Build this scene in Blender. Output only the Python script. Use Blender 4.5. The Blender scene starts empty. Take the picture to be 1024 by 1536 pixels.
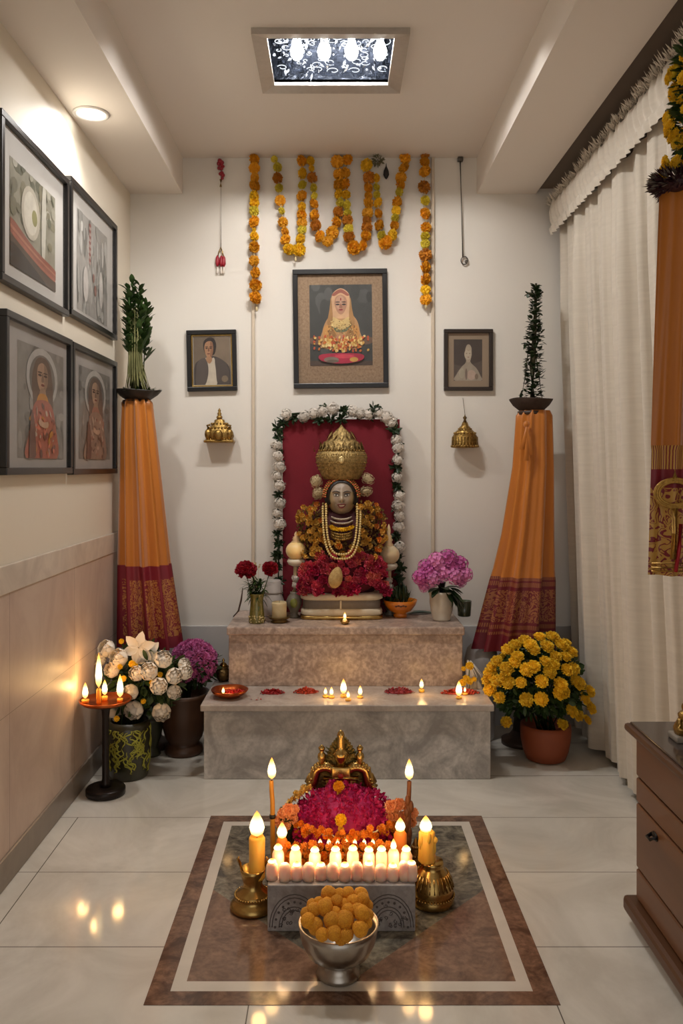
import bpy, bmesh, math, random
from mathutils import Vector, Matrix, noise
random.seed(7)
PI = math.pi
SC = bpy.context.scene
COL = SC.collection
R = random.uniform

# ---- the photographed room: viewpoint 1.24 m above the floor, looking along +Y
F, CX, CY, EYE = 1250.0, 503.0, 700.0, 1.24
def P(px, py, d):
    return Vector(((px - CX) * d / F, d, EYE - (py - CY) * d / F))
def on_plane(px, py, z):                       # point on the horizontal plane z
    return P(px, py, (EYE - z) * F / (py - CY))

# ------------------------------------------------------------------ helpers
def lin(c):
    o = []
    for x in c[:3]:
        x = x / 255.0
        o.append(x / 12.92 if x <= 0.04045 else ((x + 0.055) / 1.055) ** 2.4)
    return (*o, 1.0)

def nd(nt, t, **kw):
    n = nt.nodes.new(t)
    for k, v in kw.items():
        if k.startswith('_'):
            n.inputs[k[1:].replace('_', ' ')].default_value = v
        else:
            setattr(n, k, v)
    return n

MATS = {}
def mat(name, rgb, rough=0.6, metal=0.0, var=0.0, vscale=20.0, rgb2=None, bump=0.0, bscale=60.0, spec=0.5,
        sss=0.0, attr=False, rnd=0.0, sheen=0.0, coat=0.0, stretch=(1, 1, 1), trans=0.0):
    """one principled material: colour varied by noise, optional bump"""
    if name in MATS: return MATS[name]
    m = bpy.data.materials.new(name); m.use_nodes = True
    nt = m.node_tree; b = nt.nodes['Principled BSDF']
    b.inputs['Roughness'].default_value = rough
    b.inputs['Metallic'].default_value = metal
    b.inputs['Specular IOR Level'].default_value = spec
    b.inputs['Sheen Weight'].default_value = sheen
    b.inputs['Coat Weight'].default_value = coat
    if trans: b.inputs['Transmission Weight'].default_value = trans
    if sss:
        b.inputs['Subsurface Weight'].default_value = sss
        b.inputs['Subsurface Radius'].default_value = (1.0, 0.6, 0.3); b.inputs['Subsurface Scale'].default_value = 0.002 if sss < .3 else .018
    tc = nd(nt, 'ShaderNodeTexCoord'); mp = nd(nt, 'ShaderNodeMapping'); mp.inputs['Scale'].default_value = stretch
    nt.links.new(tc.outputs['Object'], mp.inputs['Vector'])
    c1 = lin(rgb); c2 = lin(rgb2) if rgb2 else tuple(x * 0.55 for x in c1[:3]) + (1,)
    src = None
    if attr:
        a = nd(nt, 'ShaderNodeVertexColor', layer_name='paint'); src = a.outputs['Color']
    if var > 0:
        nz = nd(nt, 'ShaderNodeTexNoise', _Scale=vscale, _Detail=5.0, _Roughness=0.6)
        nt.links.new(mp.outputs['Vector'], nz.inputs['Vector'])
        rp = nd(nt, 'ShaderNodeValToRGB'); rp.color_ramp.elements[0].position = 0.5 - 0.25; rp.color_ramp.elements[1].position = 0.75
        nt.links.new(nz.outputs['Fac'], rp.inputs['Fac'])
        mul = nd(nt, 'ShaderNodeMath', operation='MULTIPLY'); mul.inputs[1].default_value = var
        nt.links.new(rp.outputs['Color'], mul.inputs[0])
        mx = nd(nt, 'ShaderNodeMix', data_type='RGBA')
        nt.links.new(mul.outputs[0], mx.inputs['Factor'])
        if src:
            dk = nd(nt, 'ShaderNodeMix', data_type='RGBA', blend_type='MULTIPLY'); dk.inputs['Factor'].default_value = 1
            nt.links.new(src, dk.inputs['A']); dk.inputs['B'].default_value = (0.45, 0.42, 0.4, 1)
            nt.links.new(src, mx.inputs['A']); nt.links.new(dk.outputs['Result'], mx.inputs['B'])
        else:
            mx.inputs['A'].default_value = c1; mx.inputs['B'].default_value = c2
        src = mx.outputs['Result']
    if rnd > 0:
        oi = nd(nt, 'ShaderNodeObjectInfo')
        hs = nd(nt, 'ShaderNodeHueSaturation')
        mr = nd(nt, 'ShaderNodeMapRange'); mr.inputs['To Min'].default_value = 1 - rnd; mr.inputs['To Max'].default_value = 1 + rnd
        nt.links.new(oi.outputs['Random'], mr.inputs['Value']); nt.links.new(mr.outputs['Result'], hs.inputs['Value'])
        if src: nt.links.new(src, hs.inputs['Color'])
        else: hs.inputs['Color'].default_value = c1
        src = hs.outputs['Color']
    if src: nt.links.new(src, b.inputs['Base Color'])
    else: b.inputs['Base Color'].default_value = c1
    if bump > 0:
        nb = nd(nt, 'ShaderNodeTexNoise', _Scale=bscale, _Detail=4.0)
        nt.links.new(mp.outputs['Vector'], nb.inputs['Vector'])
        bp = nd(nt, 'ShaderNodeBump', _Strength=bump, _Distance=0.004)
        nt.links.new(nb.outputs['Fac'], bp.inputs['Height']); nt.links.new(bp.outputs['Normal'], b.inputs['Normal'])
    MATS[name] = m
    return m

def emit(name, rgb, strength, sample=False):
    if name in MATS: return MATS[name]
    m = bpy.data.materials.new(name); m.use_nodes = True
    nt = m.node_tree; nt.nodes.clear()
    e = nd(nt, 'ShaderNodeEmission'); e.inputs['Color'].default_value = lin(rgb); e.inputs['Strength'].default_value = strength
    o = nd(nt, 'ShaderNodeOutputMaterial'); nt.links.new(e.outputs[0], o.inputs['Surface'])
    m.cycles.emission_sampling = 'FRONT' if sample else 'NONE'
    MATS[name] = m
    return m

class MB:
    def __init__(s): s.v = []; s.f = []; s.m = []; s.c = []; s.uv = {}
    def add(s, vs, fs, m=0, col=None):
        o = len(s.v); s.v += [tuple(p) for p in vs]
        s.c += [col] * len(vs)
        for f in fs: s.f.append(tuple(o + i for i in f)); s.m.append(m)
        return o
    def build(s, name, mats, parent=None, loc=(0, 0, 0), smooth=True, rot=None):
        me = bpy.data.meshes.new(name); me.from_pydata(s.v, [], s.f)
        for q in (mats if isinstance(mats, (list, tuple)) else [mats]): me.materials.append(q)
        me.polygons.foreach_set('material_index', s.m)
        me.polygons.foreach_set('use_smooth', [smooth] * len(s.f))
        if any(c is not None for c in s.c):
            a = me.color_attributes.new('paint', 'FLOAT_COLOR', 'POINT')
            for i, c in enumerate(s.c): a.data[i].color = lin(c) if c else (1, 1, 1, 1)
        if s.uv:
            u = me.uv_layers.new(name='UVMap')
            for l in me.loops: u.data[l.index].uv = s.uv.get(l.vertex_index, (0, 0))
        me.update()
        o = bpy.data.objects.new(name, me); COL.objects.link(o)
        o.location = loc
        if rot: o.rotation_euler = rot
        if parent: o.parent = parent
        return o

def grid_faces(nu, nv, wrap=False):
    fs = []
    for j in range(nv - 1):
        for i in range(nu if wrap else nu - 1):
            a = j * nu + i; b = j * nu + (i + 1) % nu
            fs.append((a, b, b + nu, a + nu))
    return fs

def lathe(mb, prof, seg=24, c=(0, 0, 0), sx=1.0, sy=1.0, m=0, ripple=0, ramp=0.0, col=None):
    vs = []
    for r, z in prof:
        for i in range(seg):
            a = 2 * PI * i / seg
            q = r * (1 + ramp * math.cos(ripple * a)) if ripple else r
            vs.append((c[0] + q * math.cos(a) * sx, c[1] + q * math.sin(a) * sy, c[2] + z))
    fs = grid_faces(seg, len(prof), True)
    fs.append(tuple(reversed(range(seg))))
    n = len(prof) - 1
    fs.append(tuple(n * seg + i for i in range(seg)))
    mb.add(vs, fs, m, col)

def basis(d):
    d = Vector(d).normalized()
    t = Vector((0, 0, 1)) if abs(d.z) < 0.95 else Vector((1, 0, 0))
    u = d.cross(t).normalized(); w = u.cross(d)
    return u, w, d

def tube(mb, pts, r, seg=8, m=0, col=None):
    pts = [Vector(p) for p in pts]; n = len(pts)
    rs = r if isinstance(r, (list, tuple)) else [r] * n
    vs = []; pu = None
    for k in range(n):
        d = pts[min(k + 1, n - 1)] - pts[max(k - 1, 0)]
        if pu is None: u, w, _ = basis(d)
        else:
            d.normalize(); u = (pu - d * pu.dot(d)).normalized(); w = d.cross(u)
        pu = u
        for i in range(seg):
            a = 2 * PI * i / seg
            vs.append(pts[k] + (u * math.cos(a) + w * math.sin(a)) * rs[k])
    fs = grid_faces(seg, n, True)
    fs.append(tuple(reversed(range(seg)))); fs.append(tuple((n - 1) * seg + i for i in range(seg)))
    mb.add(vs, fs, m, col)

def ball(mb, c, r, seg=12, m=0, col=None, fn=None):
    rx, ry, rz = r if isinstance(r, (list, tuple)) else (r, r, r)
    n = max(6, seg * 2 // 3); vs = []
    for j in range(n + 1):
        th = PI * (0.001 + 0.998 * j / n)
        for i in range(seg):
            a = 2 * PI * i / seg
            d = Vector((math.sin(th) * math.cos(a), math.sin(th) * math.sin(a), -math.cos(th)))
            k = fn(d) if fn else 1.0
            vs.append((c[0] + d.x * rx * k, c[1] + d.y * ry * k, c[2] + d.z * rz * k))
    fs = grid_faces(seg, n + 1, True)
    fs.append(tuple(reversed(range(seg)))); fs.append(tuple(n * seg + i for i in range(seg)))
    mb.add(vs, fs, m, col)

def box(mb, lo, hi, bev=0.0, m=0, seg=2):
    bm = bmesh.new()
    bmesh.ops.create_cube(bm, size=1)
    for v in bm.verts:
        v.co = Vector([(lo[k] + hi[k]) / 2 + v.co[k] * (hi[k] - lo[k]) for k in range(3)])
    if bev > 0:
        bmesh.ops.bevel(bm, geom=bm.edges[:], offset=bev, segments=seg, affect='EDGES', profile=0.5)
    bm.verts.index_update()
    mb.add([v.co[:] for v in bm.verts], [[v.index for v in f.verts] for f in bm.faces], m)
    bm.free()

def petal(mb, base, tip, width, nrm, curl=0.0, m=0):
    base = Vector(base); tip = Vector(tip); ax = (tip - base)
    s = ax.cross(Vector(nrm))
    if s.length < 1e-9: s = basis(ax)[0]
    s = s.normalized() * width
    mid = base + ax * 0.62; n = s.cross(ax).normalized() * curl
    mb.add([base, mid - s, tip, mid + s, mid + n], [(0, 1, 4), (1, 2, 4), (4, 2, 3), (0, 4, 3)], m)

def fib(n):
    g = PI * (3 - math.sqrt(5))
    for i in range(n):
        z = 1 - 2 * (i + 0.5) / n; r = math.sqrt(1 - z * z)
        yield Vector((r * math.cos(g * i), r * math.sin(g * i), z))

def pompom(n, r=1.0, pw=0.2, inner=0.55, lean=0.35, zmin=-1.0, jit=0.1, sq=(1, 1, 1), mats=1, core=True):
    """a ruffled flower head, unit radius, opening towards +Z"""
    mb = MB()
    if core: ball(mb, (0, 0, 0), (inner * 1.15 * sq[0], inner * 1.15 * sq[1], inner * 1.15 * sq[2]), 10)
    for d in fib(n):
        if d.z < zmin: continue
        j = Vector((R(-1, 1), R(-1, 1), R(-1, 1))) * jit
        t = (d + Vector((0, 0, lean)) + j).normalized() * r * R(0.88, 1.06)
        b = d * inner
        S = lambda v: Vector((v.x * sq[0], v.y * sq[1], v.z * sq[2]))
        u = basis(d)[0]
        nn = Matrix.Rotation(R(-0.9, 0.9), 3, d) @ basis(d)[1]
        petal(mb, S(b), S(t), pw * R(0.8, 1.2), nn, R(-0.06, 0.08), random.randrange(mats))
    return mb

def rose(mb, r=1.0, c=(0, 0, 0), m=0, layers=6, ruff=.05):
    """closed rose: overlapping curved petal shells, opening towards +Z"""
    c = Vector(c)
    ball(mb, c, (.5 * r, .5 * r, .5 * r), 12, m)
    for k in range(layers):
        n = 3 + k; R0 = r * (.34 + .66 * k / (layers - 1)); th0 = .12 + .62 * k / (layers - 1); hw = PI / n * 1.45
        for i in range(n):
            a0 = 2 * PI * (i + .41 * k) / n + R(-.12, .12); tt = th0 + R(-.08, .1); vs = []
            for tj in range(6):
                t = tj / 5; th = 2.5 + (tt - 2.5) * t
                for si in range(7):
                    s = si / 3 - 1; w = hw * (.75 + .25 * t) * (1 - .25 * t ** 4)
                    th_ = th + .30 * s * s * t * t + ruff * math.sin(3 * s + i) * t
                    rad = R0 * (1 + .10 * max(0, t - .75) * 4 * (k / (layers - 1)) + .05 * s * s) + .012 * r * (i % 2)
                    a = a0 + s * w
                    vs.append(c + Vector((rad * math.sin(th_) * math.cos(a), rad * math.sin(th_) * math.sin(a), rad * .88 * math.cos(th_))))
            mb.add(vs, grid_faces(7, 6), m)
def leaf(mb, base, direction, length, width, up=(0, 0, 1), bend=0.25, m=0):
    base = Vector(base); d = Vector(direction).normalized()
    s = d.cross(Vector(up))
    s = s.normalized() if s.length > 1e-6 else basis(d)[0]
    n = s.cross(d)
    vs = []
    for k, (t, w) in enumerate(((0, 0.12), (0.3, 0.85), (0.6, 1.0), (0.85, 0.6), (1.0, 0.04))):
        p = base + d * length * t - n * bend * length * t * t
        vs += [p - s * width * w, p - n * width * 0.25 * w, p + s * width * w]
    mb.add(vs, grid_faces(3, 5), m)

def rdir(zlo=-1, zhi=1):
    z = R(zlo, zhi); a = R(0, 2 * PI); r = math.sqrt(max(0, 1 - z * z))
    return Vector((r * math.cos(a), r * math.sin(a), z))

def tag(o, label=None, cat=None, group=None, kind=None):
    if label: o['label'] = label
    if cat: o['category'] = cat
    if group: o['group'] = group
    if kind: o['kind'] = kind
    return o
def thing(name, label, cat, loc=(0, 0, 0), rot=None, group=None):
    o = bpy.data.objects.new(name, None); COL.objects.link(o); o.location = loc
    o.empty_display_size = 0.05
    if rot: o.rotation_euler = rot
    return tag(o, label, cat, group)
def struct(name, mb, m, loc=(0, 0, 0), smooth=False):
    return tag(mb.build(name, m, None, loc, smooth), kind='structure')
def inst(name, me, parent=None, loc=(0, 0, 0), scale=1.0, rot=(0, 0, 0)):
    o = bpy.data.objects.new(name, me); COL.objects.link(o); o.location = loc
    o.scale = scale if isinstance(scale, (tuple, list)) else (scale,) * 3
    o.rotation_euler = rot
    if parent: o.parent = parent
    return o
def face_rot(d):                                # rotation that turns +Z towards d
    return Vector((0, 0, 1)).rotation_difference(Vector(d)).to_euler()
def mesh_of(mb, name, mats, smooth=True):       # a mesh datablock without an object
    o = mb.build(name, mats, None, smooth=smooth); me = o.data
    bpy.data.objects.remove(o); return me
def copy_tree(o, parent=None):
    c = o.copy(); COL.objects.link(c)
    if parent: c.parent = parent
    for ch in list(o.children): copy_tree(ch, c)
    return c
ORD = ['first', 'second', 'third', 'fourth', 'fifth', 'sixth', 'seventh', 'eighth', 'ninth', 'tenth', 'eleventh', 'twelfth', 'thirteenth', 'fourteenth']
def ordinal(i, n):
    return 'leftmost' if i == 0 else 'rightmost' if i == n - 1 else ORD[i] + ' from left'

# ---------------------------------------------------------------- materials
PAINT = mat('wall_paint', (226, 220, 210), 0.7, bump=0.05, bscale=90)
CREAM = mat('cream_wall_paint', (228, 218, 200), 0.6, bump=0.05, bscale=90)
CEIL = mat('ceiling_paint', (232, 224, 215), 0.8, bump=0.04, bscale=120)
BLACK = mat('black_frame_lacquer', (24, 22, 22), 0.3)
GOLD = mat('antique_gold', (190, 154, 86), 0.34, 0.9, 0.85, 70, (70, 46, 18), bump=0.6, bscale=130)
BRASS = mat('polished_brass', (190, 160, 98), 0.26, 1.0, 0.5, 30, (130, 92, 40), bump=0.08, bscale=80)
DARKBRASS = mat('aged_brass', (120, 96, 58), 0.4, 0.9, 0.6, 60, (50, 38, 22), bump=0.4, bscale=120)
COPPER = mat('copper', (190, 96, 48), 0.28, 1.0, 0.4, 40, (120, 54, 26))
SILVER = mat('brushed_silver', (176, 168, 158), 0.3, 1.0, 0.3, 25, (110, 104, 98), bump=0.05)
ORANGE = mat('marigold_orange', (228, 160, 14), 0.65, var=0.4, vscale=4, rgb2=(206, 126, 6), rnd=0.14)
YELLOW = mat('marigold_yellow', (236, 190, 20), 0.65, var=0.35, vscale=6, rgb2=(222, 150, 8), rnd=0.12)
LIME = mat('yellow_green_bloom', (222, 198, 54), 0.65, var=0.4, vscale=4, rgb2=(186, 170, 44), rnd=0.15)
GREEN = mat('leaf_green', (62, 92, 36), 0.5, var=0.7, vscale=12, rgb2=(24, 46, 18), rnd=0.12)
DARKGREEN = mat('dark_leaf', (44, 66, 34), 0.45, var=0.7, vscale=12, rgb2=(16, 30, 14))
def flame_mat(name, stops, strength):
    m = bpy.data.materials.new(name); m.use_nodes = True; nt = m.node_tree; nt.nodes.clear()
    tc = nd(nt, 'ShaderNodeTexCoord'); sp = nd(nt, 'ShaderNodeSeparateXYZ'); nt.links.new(tc.outputs['Object'], sp.inputs[0])
    rp = nd(nt, 'ShaderNodeValToRGB'); e = rp.color_ramp.elements
    while len(e) < len(stops): e.new(.5)
    for k, (p, c) in enumerate(stops): e[k].position = p; e[k].color = (c[0], c[1], c[2], 1)
    nt.links.new(sp.outputs['Z'], rp.inputs['Fac'])
    em = nd(nt, 'ShaderNodeEmission'); em.inputs['Strength'].default_value = strength; nt.links.new(rp.outputs['Color'], em.inputs['Color'])
    o = nd(nt, 'ShaderNodeOutputMaterial'); nt.links.new(em.outputs[0], o.inputs['Surface'])
    m.cycles.emission_sampling = 'NONE'
    return m
FLAME = flame_mat('flame', [(0, (.9, .35, .06)), (.25, (1, .72, .3)), (.6, (1, .68, .26)), (1, (1, .4, .06))], 2.0)
FLAMECORE = flame_mat('flame_core', [(0, (.5, .16, .03)), (.18, (.8, .45, .12)), (.38, (1, .8, .45)), (.66, (1, .74, .34)), (.86, (.8, .36, .07)), (1, (.55, .2, .03))], 2.6)
WICK = mat('wick', (30, 22, 16), 0.9)
WAX = mat('candle_wax', (246, 222, 180), 0.45, sss=0.6)
PEACHWAX = mat('peach_wax', (250, 214, 190), 0.4, sss=0.6)
YWAX = mat('yellow_wax', (240, 190, 80), 0.45, sss=0.5, var=0.3, vscale=30, rgb2=(220, 140, 40))

def flame_mesh():
    mb = MB()
    lathe(mb, [(0.02, 0), (0.34, 0.12), (0.5, 0.32), (0.44, 0.52), (0.27, 0.75), (0.1, 0.93), (0.01, 1.0)], 12)
    return mesh_of(mb, 'flame_body', FLAME)
FLAME_ME = flame_mesh()
def core_mesh():
    mb = MB()
    lathe(mb, [(0.02, 0), (0.4, 0.15), (0.5, 0.36), (0.4, 0.6), (0.16, 0.88), (0.01, 1.0)], 12)
    return mesh_of(mb, 'flame_bright', FLAMECORE)
CORE_ME = core_mesh()
def flame(parent, loc, h, w=None, bright=True):
    w = w or h * 0.42
    return inst('flame', CORE_ME if bright else FLAME_ME, parent, loc, (w, w, h))
def lamp(loc, power, col=(1.0, 0.56, 0.2), r=0.02):
    l = bpy.data.lights.new('candle_glow', 'POINT'); l.energy = power * .40; l.color = col; l.shadow_soft_size = r
    o = bpy.data.objects.new('candle_glow', l); COL.objects.link(o); o.location = loc
    return o
# ==================================================================== ROOM
D = 4.0                      # back wall
XL, XR = -0.985, 1.26        # side walls
ZC, ZS = 2.722, 2.549        # ceiling, underside of the two dropped bands
SLI, SRI, SRO = -0.733, 0.678, 0.96
YF = -1.6                    # the room goes on behind the viewpoint

def marble(name, base, vein, rough, vs=3.0, amount=0.5, grid=None, bump=0.0, speck=0.0):
    m = bpy.data.materials.new(name); m.use_nodes = True; nt = m.node_tree; b = nt.nodes['Principled BSDF']
    b.inputs['Roughness'].default_value = rough
    tc = nd(nt, 'ShaderNodeTexCoord')
    n1 = nd(nt, 'ShaderNodeTexNoise', _Scale=vs, _Detail=8.0, _Roughness=0.62, _Distortion=1.4)
    nt.links.new(tc.outputs['Object'], n1.inputs['Vector'])
    rp = nd(nt, 'ShaderNodeValToRGB'); e = rp.color_ramp.elements
    e[0].position = 0.36; e[0].color = (1, 1, 1, 1); e[1].position = 0.62; e[1].color = (0, 0, 0, 1)
    nt.links.new(n1.outputs['Fac'], rp.inputs['Fac'])
    k = nd(nt, 'ShaderNodeMath', operation='MULTIPLY'); k.inputs[1].default_value = amount
    nt.links.new(rp.outputs['Color'], k.inputs[0])
    mx = nd(nt, 'ShaderNodeMix', data_type='RGBA'); mx.inputs['A'].default_value = lin(base); mx.inputs['B'].default_value = lin(vein)
    nt.links.new(k.outputs[0], mx.inputs['Factor']); src = mx.outputs['Result']
    if speck:
        n2 = nd(nt, 'ShaderNodeTexNoise', _Scale=70.0, _Detail=3.0); nt.links.new(tc.outputs['Object'], n2.inputs['Vector'])
        r2 = nd(nt, 'ShaderNodeValToRGB'); r2.color_ramp.elements[0].position = 0.42; r2.color_ramp.elements[1].position = 0.62
        nt.links.new(n2.outputs['Fac'], r2.inputs['Fac'])
        k2 = nd(nt, 'ShaderNodeMath', operation='MULTIPLY'); k2.inputs[1].default_value = speck
        nt.links.new(r2.outputs['Color'], k2.inputs[0])
        m2 = nd(nt, 'ShaderNodeMix', data_type='RGBA'); m2.inputs['B'].default_value = lin(vein)
        nt.links.new(src, m2.inputs['A']); nt.links.new(k2.outputs[0], m2.inputs['Factor']); src = m2.outputs['Result']
    if grid:
        src = grid(nt, tc, src)
    nt.links.new(src, b.inputs['Base Color'])
    return m

def line(nt, sock, offset, period, width):
    """1 on joints at offset + k*period"""
    a = nd(nt, 'ShaderNodeMath', operation='SUBTRACT'); nt.links.new(sock, a.inputs[0]); a.inputs[1].default_value = offset - period / 2
    w = nd(nt, 'ShaderNodeMath', operation='FLOORED_MODULO'); nt.links.new(a.outputs[0], w.inputs[0]); w.inputs[1].default_value = period
    s = nd(nt, 'ShaderNodeMath', operation='SUBTRACT'); nt.links.new(w.outputs[0], s.inputs[0]); s.inputs[1].default_value = period / 2
    ab = nd(nt, 'ShaderNodeMath', operation='ABSOLUTE'); nt.links.new(s.outputs[0], ab.inputs[0])
    l = nd(nt, 'ShaderNodeMath', operation='LESS_THAN'); nt.links.new(ab.outputs[0], l.inputs[0]); l.inputs[1].default_value = width
    return l.outputs[0]
def floor_joints(nt, tc, src):
    sx = nd(nt, 'ShaderNodeSeparateXYZ'); nt.links.new(tc.outputs['Object'], sx.inputs[0])
    ly = line(nt, sx.outputs['Y'], 1.755, 0.397, 0.0015)
    lx = line(nt, sx.outputs['X'], -0.2, 0.71, 0.0015)
    far = nd(nt, 'ShaderNodeMath', operation='LESS_THAN'); nt.links.new(sx.outputs['Y'], far.inputs[0]); far.inputs[1].default_value = 2.946
    xm = nd(nt, 'ShaderNodeMath', operation='MULTIPLY'); nt.links.new(lx, xm.inputs[0]); nt.links.new(far.outputs[0], xm.inputs[1])
    mxm = nd(nt, 'ShaderNodeMath', operation='MAXIMUM'); nt.links.new(ly, mxm.inputs[0]); nt.links.new(xm.outputs[0], mxm.inputs[1])
    m = nd(nt, 'ShaderNodeMix', data_type='RGBA'); m.inputs['B'].default_value = lin((104, 96, 86))
    nt.links.new(src, m.inputs['A']); nt.links.new(mxm.outputs[0], m.inputs['Factor'])
    return m.outputs['Result']
FLOORM = marble('polished_floor_marble', (218, 213, 202), (178, 171, 158), 0.085, 2.2, 0.6, floor_joints)
def panel_joints(nt, tc, src):
    sx = nd(nt, 'ShaderNodeSeparateXYZ'); nt.links.new(tc.outputs['Object'], sx.inputs[0])
    ly = line(nt, sx.outputs['Y'], 3.12, 0.62, 0.0012)
    lz = line(nt, sx.outputs['Z'], 0.5, 5.0, 0.001)
    mm = nd(nt, 'ShaderNodeMath', operation='MAXIMUM'); nt.links.new(ly, mm.inputs[0]); nt.links.new(lz, mm.inputs[1])
    m = nd(nt, 'ShaderNodeMix', data_type='RGBA'); m.inputs['B'].default_value = lin((140, 122, 106))
    nt.links.new(src, m.inputs['A']); nt.links.new(mm.outputs[0], m.inputs['Factor'])
    return m.outputs['Result']
PANELM = marble('beige_wall_marble', (204, 184, 168), (176, 152, 138), 0.42, 2.5, 0.7, panel_joints)
RAILM = marble('pale_rail_marble', (214, 202, 186), (176, 162, 148), 0.3, 5, 0.6)
BASEM = marble('grey_baseboard_stone', (140, 128, 116), (112, 102, 92), 0.35, 4, 0.6)
STEPM = marble('grey_step_marble', (212, 206, 198), (140, 134, 128), 0.3, 6.0, 0.8, speck=0.3)
STEPTOP = marble('step_slab_marble', (196, 184, 172), (150, 136, 126), 0.22, 6, 0.6, speck=0.2)
PINKGRAN = marble('pink_grey_granite', (198, 176, 160), (120, 100, 90), 0.32, 14, 0.7, speck=0.5)
BORDERM = marble('brown_inlay_marble', (136, 104, 84), (74, 54, 44), 0.14, 12, 0.9, speck=0.4)
GREYINL = marble('green_grey_inlay_marble', (140, 132, 114), (54, 50, 46), 0.12, 13, 0.95, speck=0.35)
BROWNINL = marble('russet_inlay_marble', (138, 108, 88), (82, 62, 52), 0.12, 10, 0.8, speck=0.35)
WHITEINL = marble('white_inlay_marble', (206, 198, 186), (184, 176, 164), 0.14, 5, 0.4)

mb = MB(); box(mb, (XL - 0.1, YF, -0.05), (XR + 0.1, D + 0.1, 0)); struct('floor', mb, FLOORM)
# inlaid stone rug in the floor: border, white band, field with a diamond
mb = MB()
x0, x1, y0, y1 = -0.442, 0.518, 1.918, 2.958
def ring(a, b, m, z=0.0012):
    (ax0, ax1, ay0, ay1), (bx0, bx1, by0, by1) = a, b
    o = [(ax0, ay0, z), (ax1, ay0, z), (ax1, ay1, z), (ax0, ay1, z)]; i = [(bx0, by0, z), (bx1, by0, z), (bx1, by1, z), (bx0, by1, z)]
    mb.add(o + i, [(0, 1, 5, 4), (1, 2, 6, 5), (2, 3, 7, 6), (3, 0, 4, 7)], m)
A0 = (x0, x1, y0, y1); A1 = (x0 + .052, x1 - .052, y0 + .05, y1 - .05); A2 = (x0 + .084, x1 - .084, y0 + .088, y1 - .082)
ring(A0, A1, 0); ring(A1, A2, 1)
cx, cy = (A2[0] + A2[1]) / 2, (A2[2] + A2[3]) / 2; z = 0.0012
pts = [(A2[0], A2[2], z), (A2[1], A2[2], z), (A2[1], A2[3], z), (A2[0], A2[3], z),
       (cx, A2[2], z), (A2[1], cy, z), (cx, A2[3], z), (A2[0], cy, z)]
mb.add(pts, [(4, 5, 6, 7)], 2); mb.add(pts, [(0, 4, 7), (4, 1, 5)], 3); mb.add(pts, [(5, 2, 6), (6, 3, 7)], 2)
mb.add([(x0, y0, 0), (x1, y0, 0), (x1, y1, 0), (x0, y1, 0), (x0, y0, z), (x1, y0, z), (x1, y1, z), (x0, y1, z)],
       [(0, 1, 5, 4), (1, 2, 6, 5), (2, 3, 7, 6), (3, 0, 4, 7)], 0)
struct('floor_inlay', mb, [BORDERM, WHITEINL, GREYINL, BROWNINL])

mb = MB(); box(mb, (XL - 0.1, D, 0), (XR + 0.1, D + 0.1, 2.95)); struct('wall_back', mb, PAINT)
mb = MB(); box(mb, (XL - 0.1, YF, 0), (XL, D, 2.95)); struct('wall_left', mb, CREAM)
mb = MB(); box(mb, (XR, YF, 0), (XR + 0.1, D, 2.95)); struct('wall_right', mb, PAINT)
LX0, LX1, LY0, LY1 = -0.285, 0.252, 2.812, 3.262         # opening of the ceiling light
mb = MB(); zt = ZC + 0.02
hx0, hx1, hy0, hy1 = LX0 + .03, LX1 - .03, LY0 + .03, LY1 - .03
for lo, hi in (((SLI - .01, YF, ZC), (hx0, D, zt)), ((hx1, YF, ZC), (SRI + .01, D, zt)), ((hx0, YF, ZC), (hx1, hy0, zt)), ((hx0, hy1, ZC), (hx1, D, zt))):
    box(mb, lo, hi)
struct('ceiling', mb, CEIL)
mb = MB(); box(mb, (XL, YF, ZS), (SLI, D, ZC + .02)); struct('ceiling_band_left', mb, CEIL)
mb = MB(); box(mb, (SRI, YF, ZS), (SRO, D, ZC + .02)); struct('ceiling_band_right', mb, CEIL)
mb = MB(); box(mb, (XL - .1, YF, 2.93), (XR + .1, D + .1, 3.0)); struct('ceiling_slab', mb, CEIL)
COVE = mat('cove_shade_brown', (126, 112, 100), 0.8)  # shade of the unlit recess put into a dark brown colour
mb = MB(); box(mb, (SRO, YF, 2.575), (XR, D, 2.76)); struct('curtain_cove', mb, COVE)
# back wall joinery
STRIP = mat('trim_paint', (206, 190, 168), 0.5)
mb = MB(); box(mb, (-0.401, D - .014, .55), (-0.386, D, ZC), .003); struct('trim_1', mb, STRIP)
mb = MB(); box(mb, (0.458, D - .014, .55), (0.474, D, ZC), .003); struct('trim_2', mb, STRIP)
DADO = mat('dado_shade_grey', (186, 183, 180), 0.5)  # shade on the lower back wall put into a greyer colour
mb = MB(); box(mb, (XL, D - .012, .0), (XR, D, .478), .003); struct('baseboard_back', mb, DADO)
# left wall stone
mb = MB(); box(mb, (XL, YF, .09), (XL + .008, D - .012, .862), .001); struct('wall_panel_left', mb, PANELM)
mb = MB(); box(mb, (XL, YF, .862), (XL + .012, D - .012, .948), .003); struct('trim_3', mb, RAILM)
mb = MB(); box(mb, (XL, YF, 0), (XL + .016, D - .012, .09), .004); struct('baseboard_left', mb, BASEM)

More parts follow.
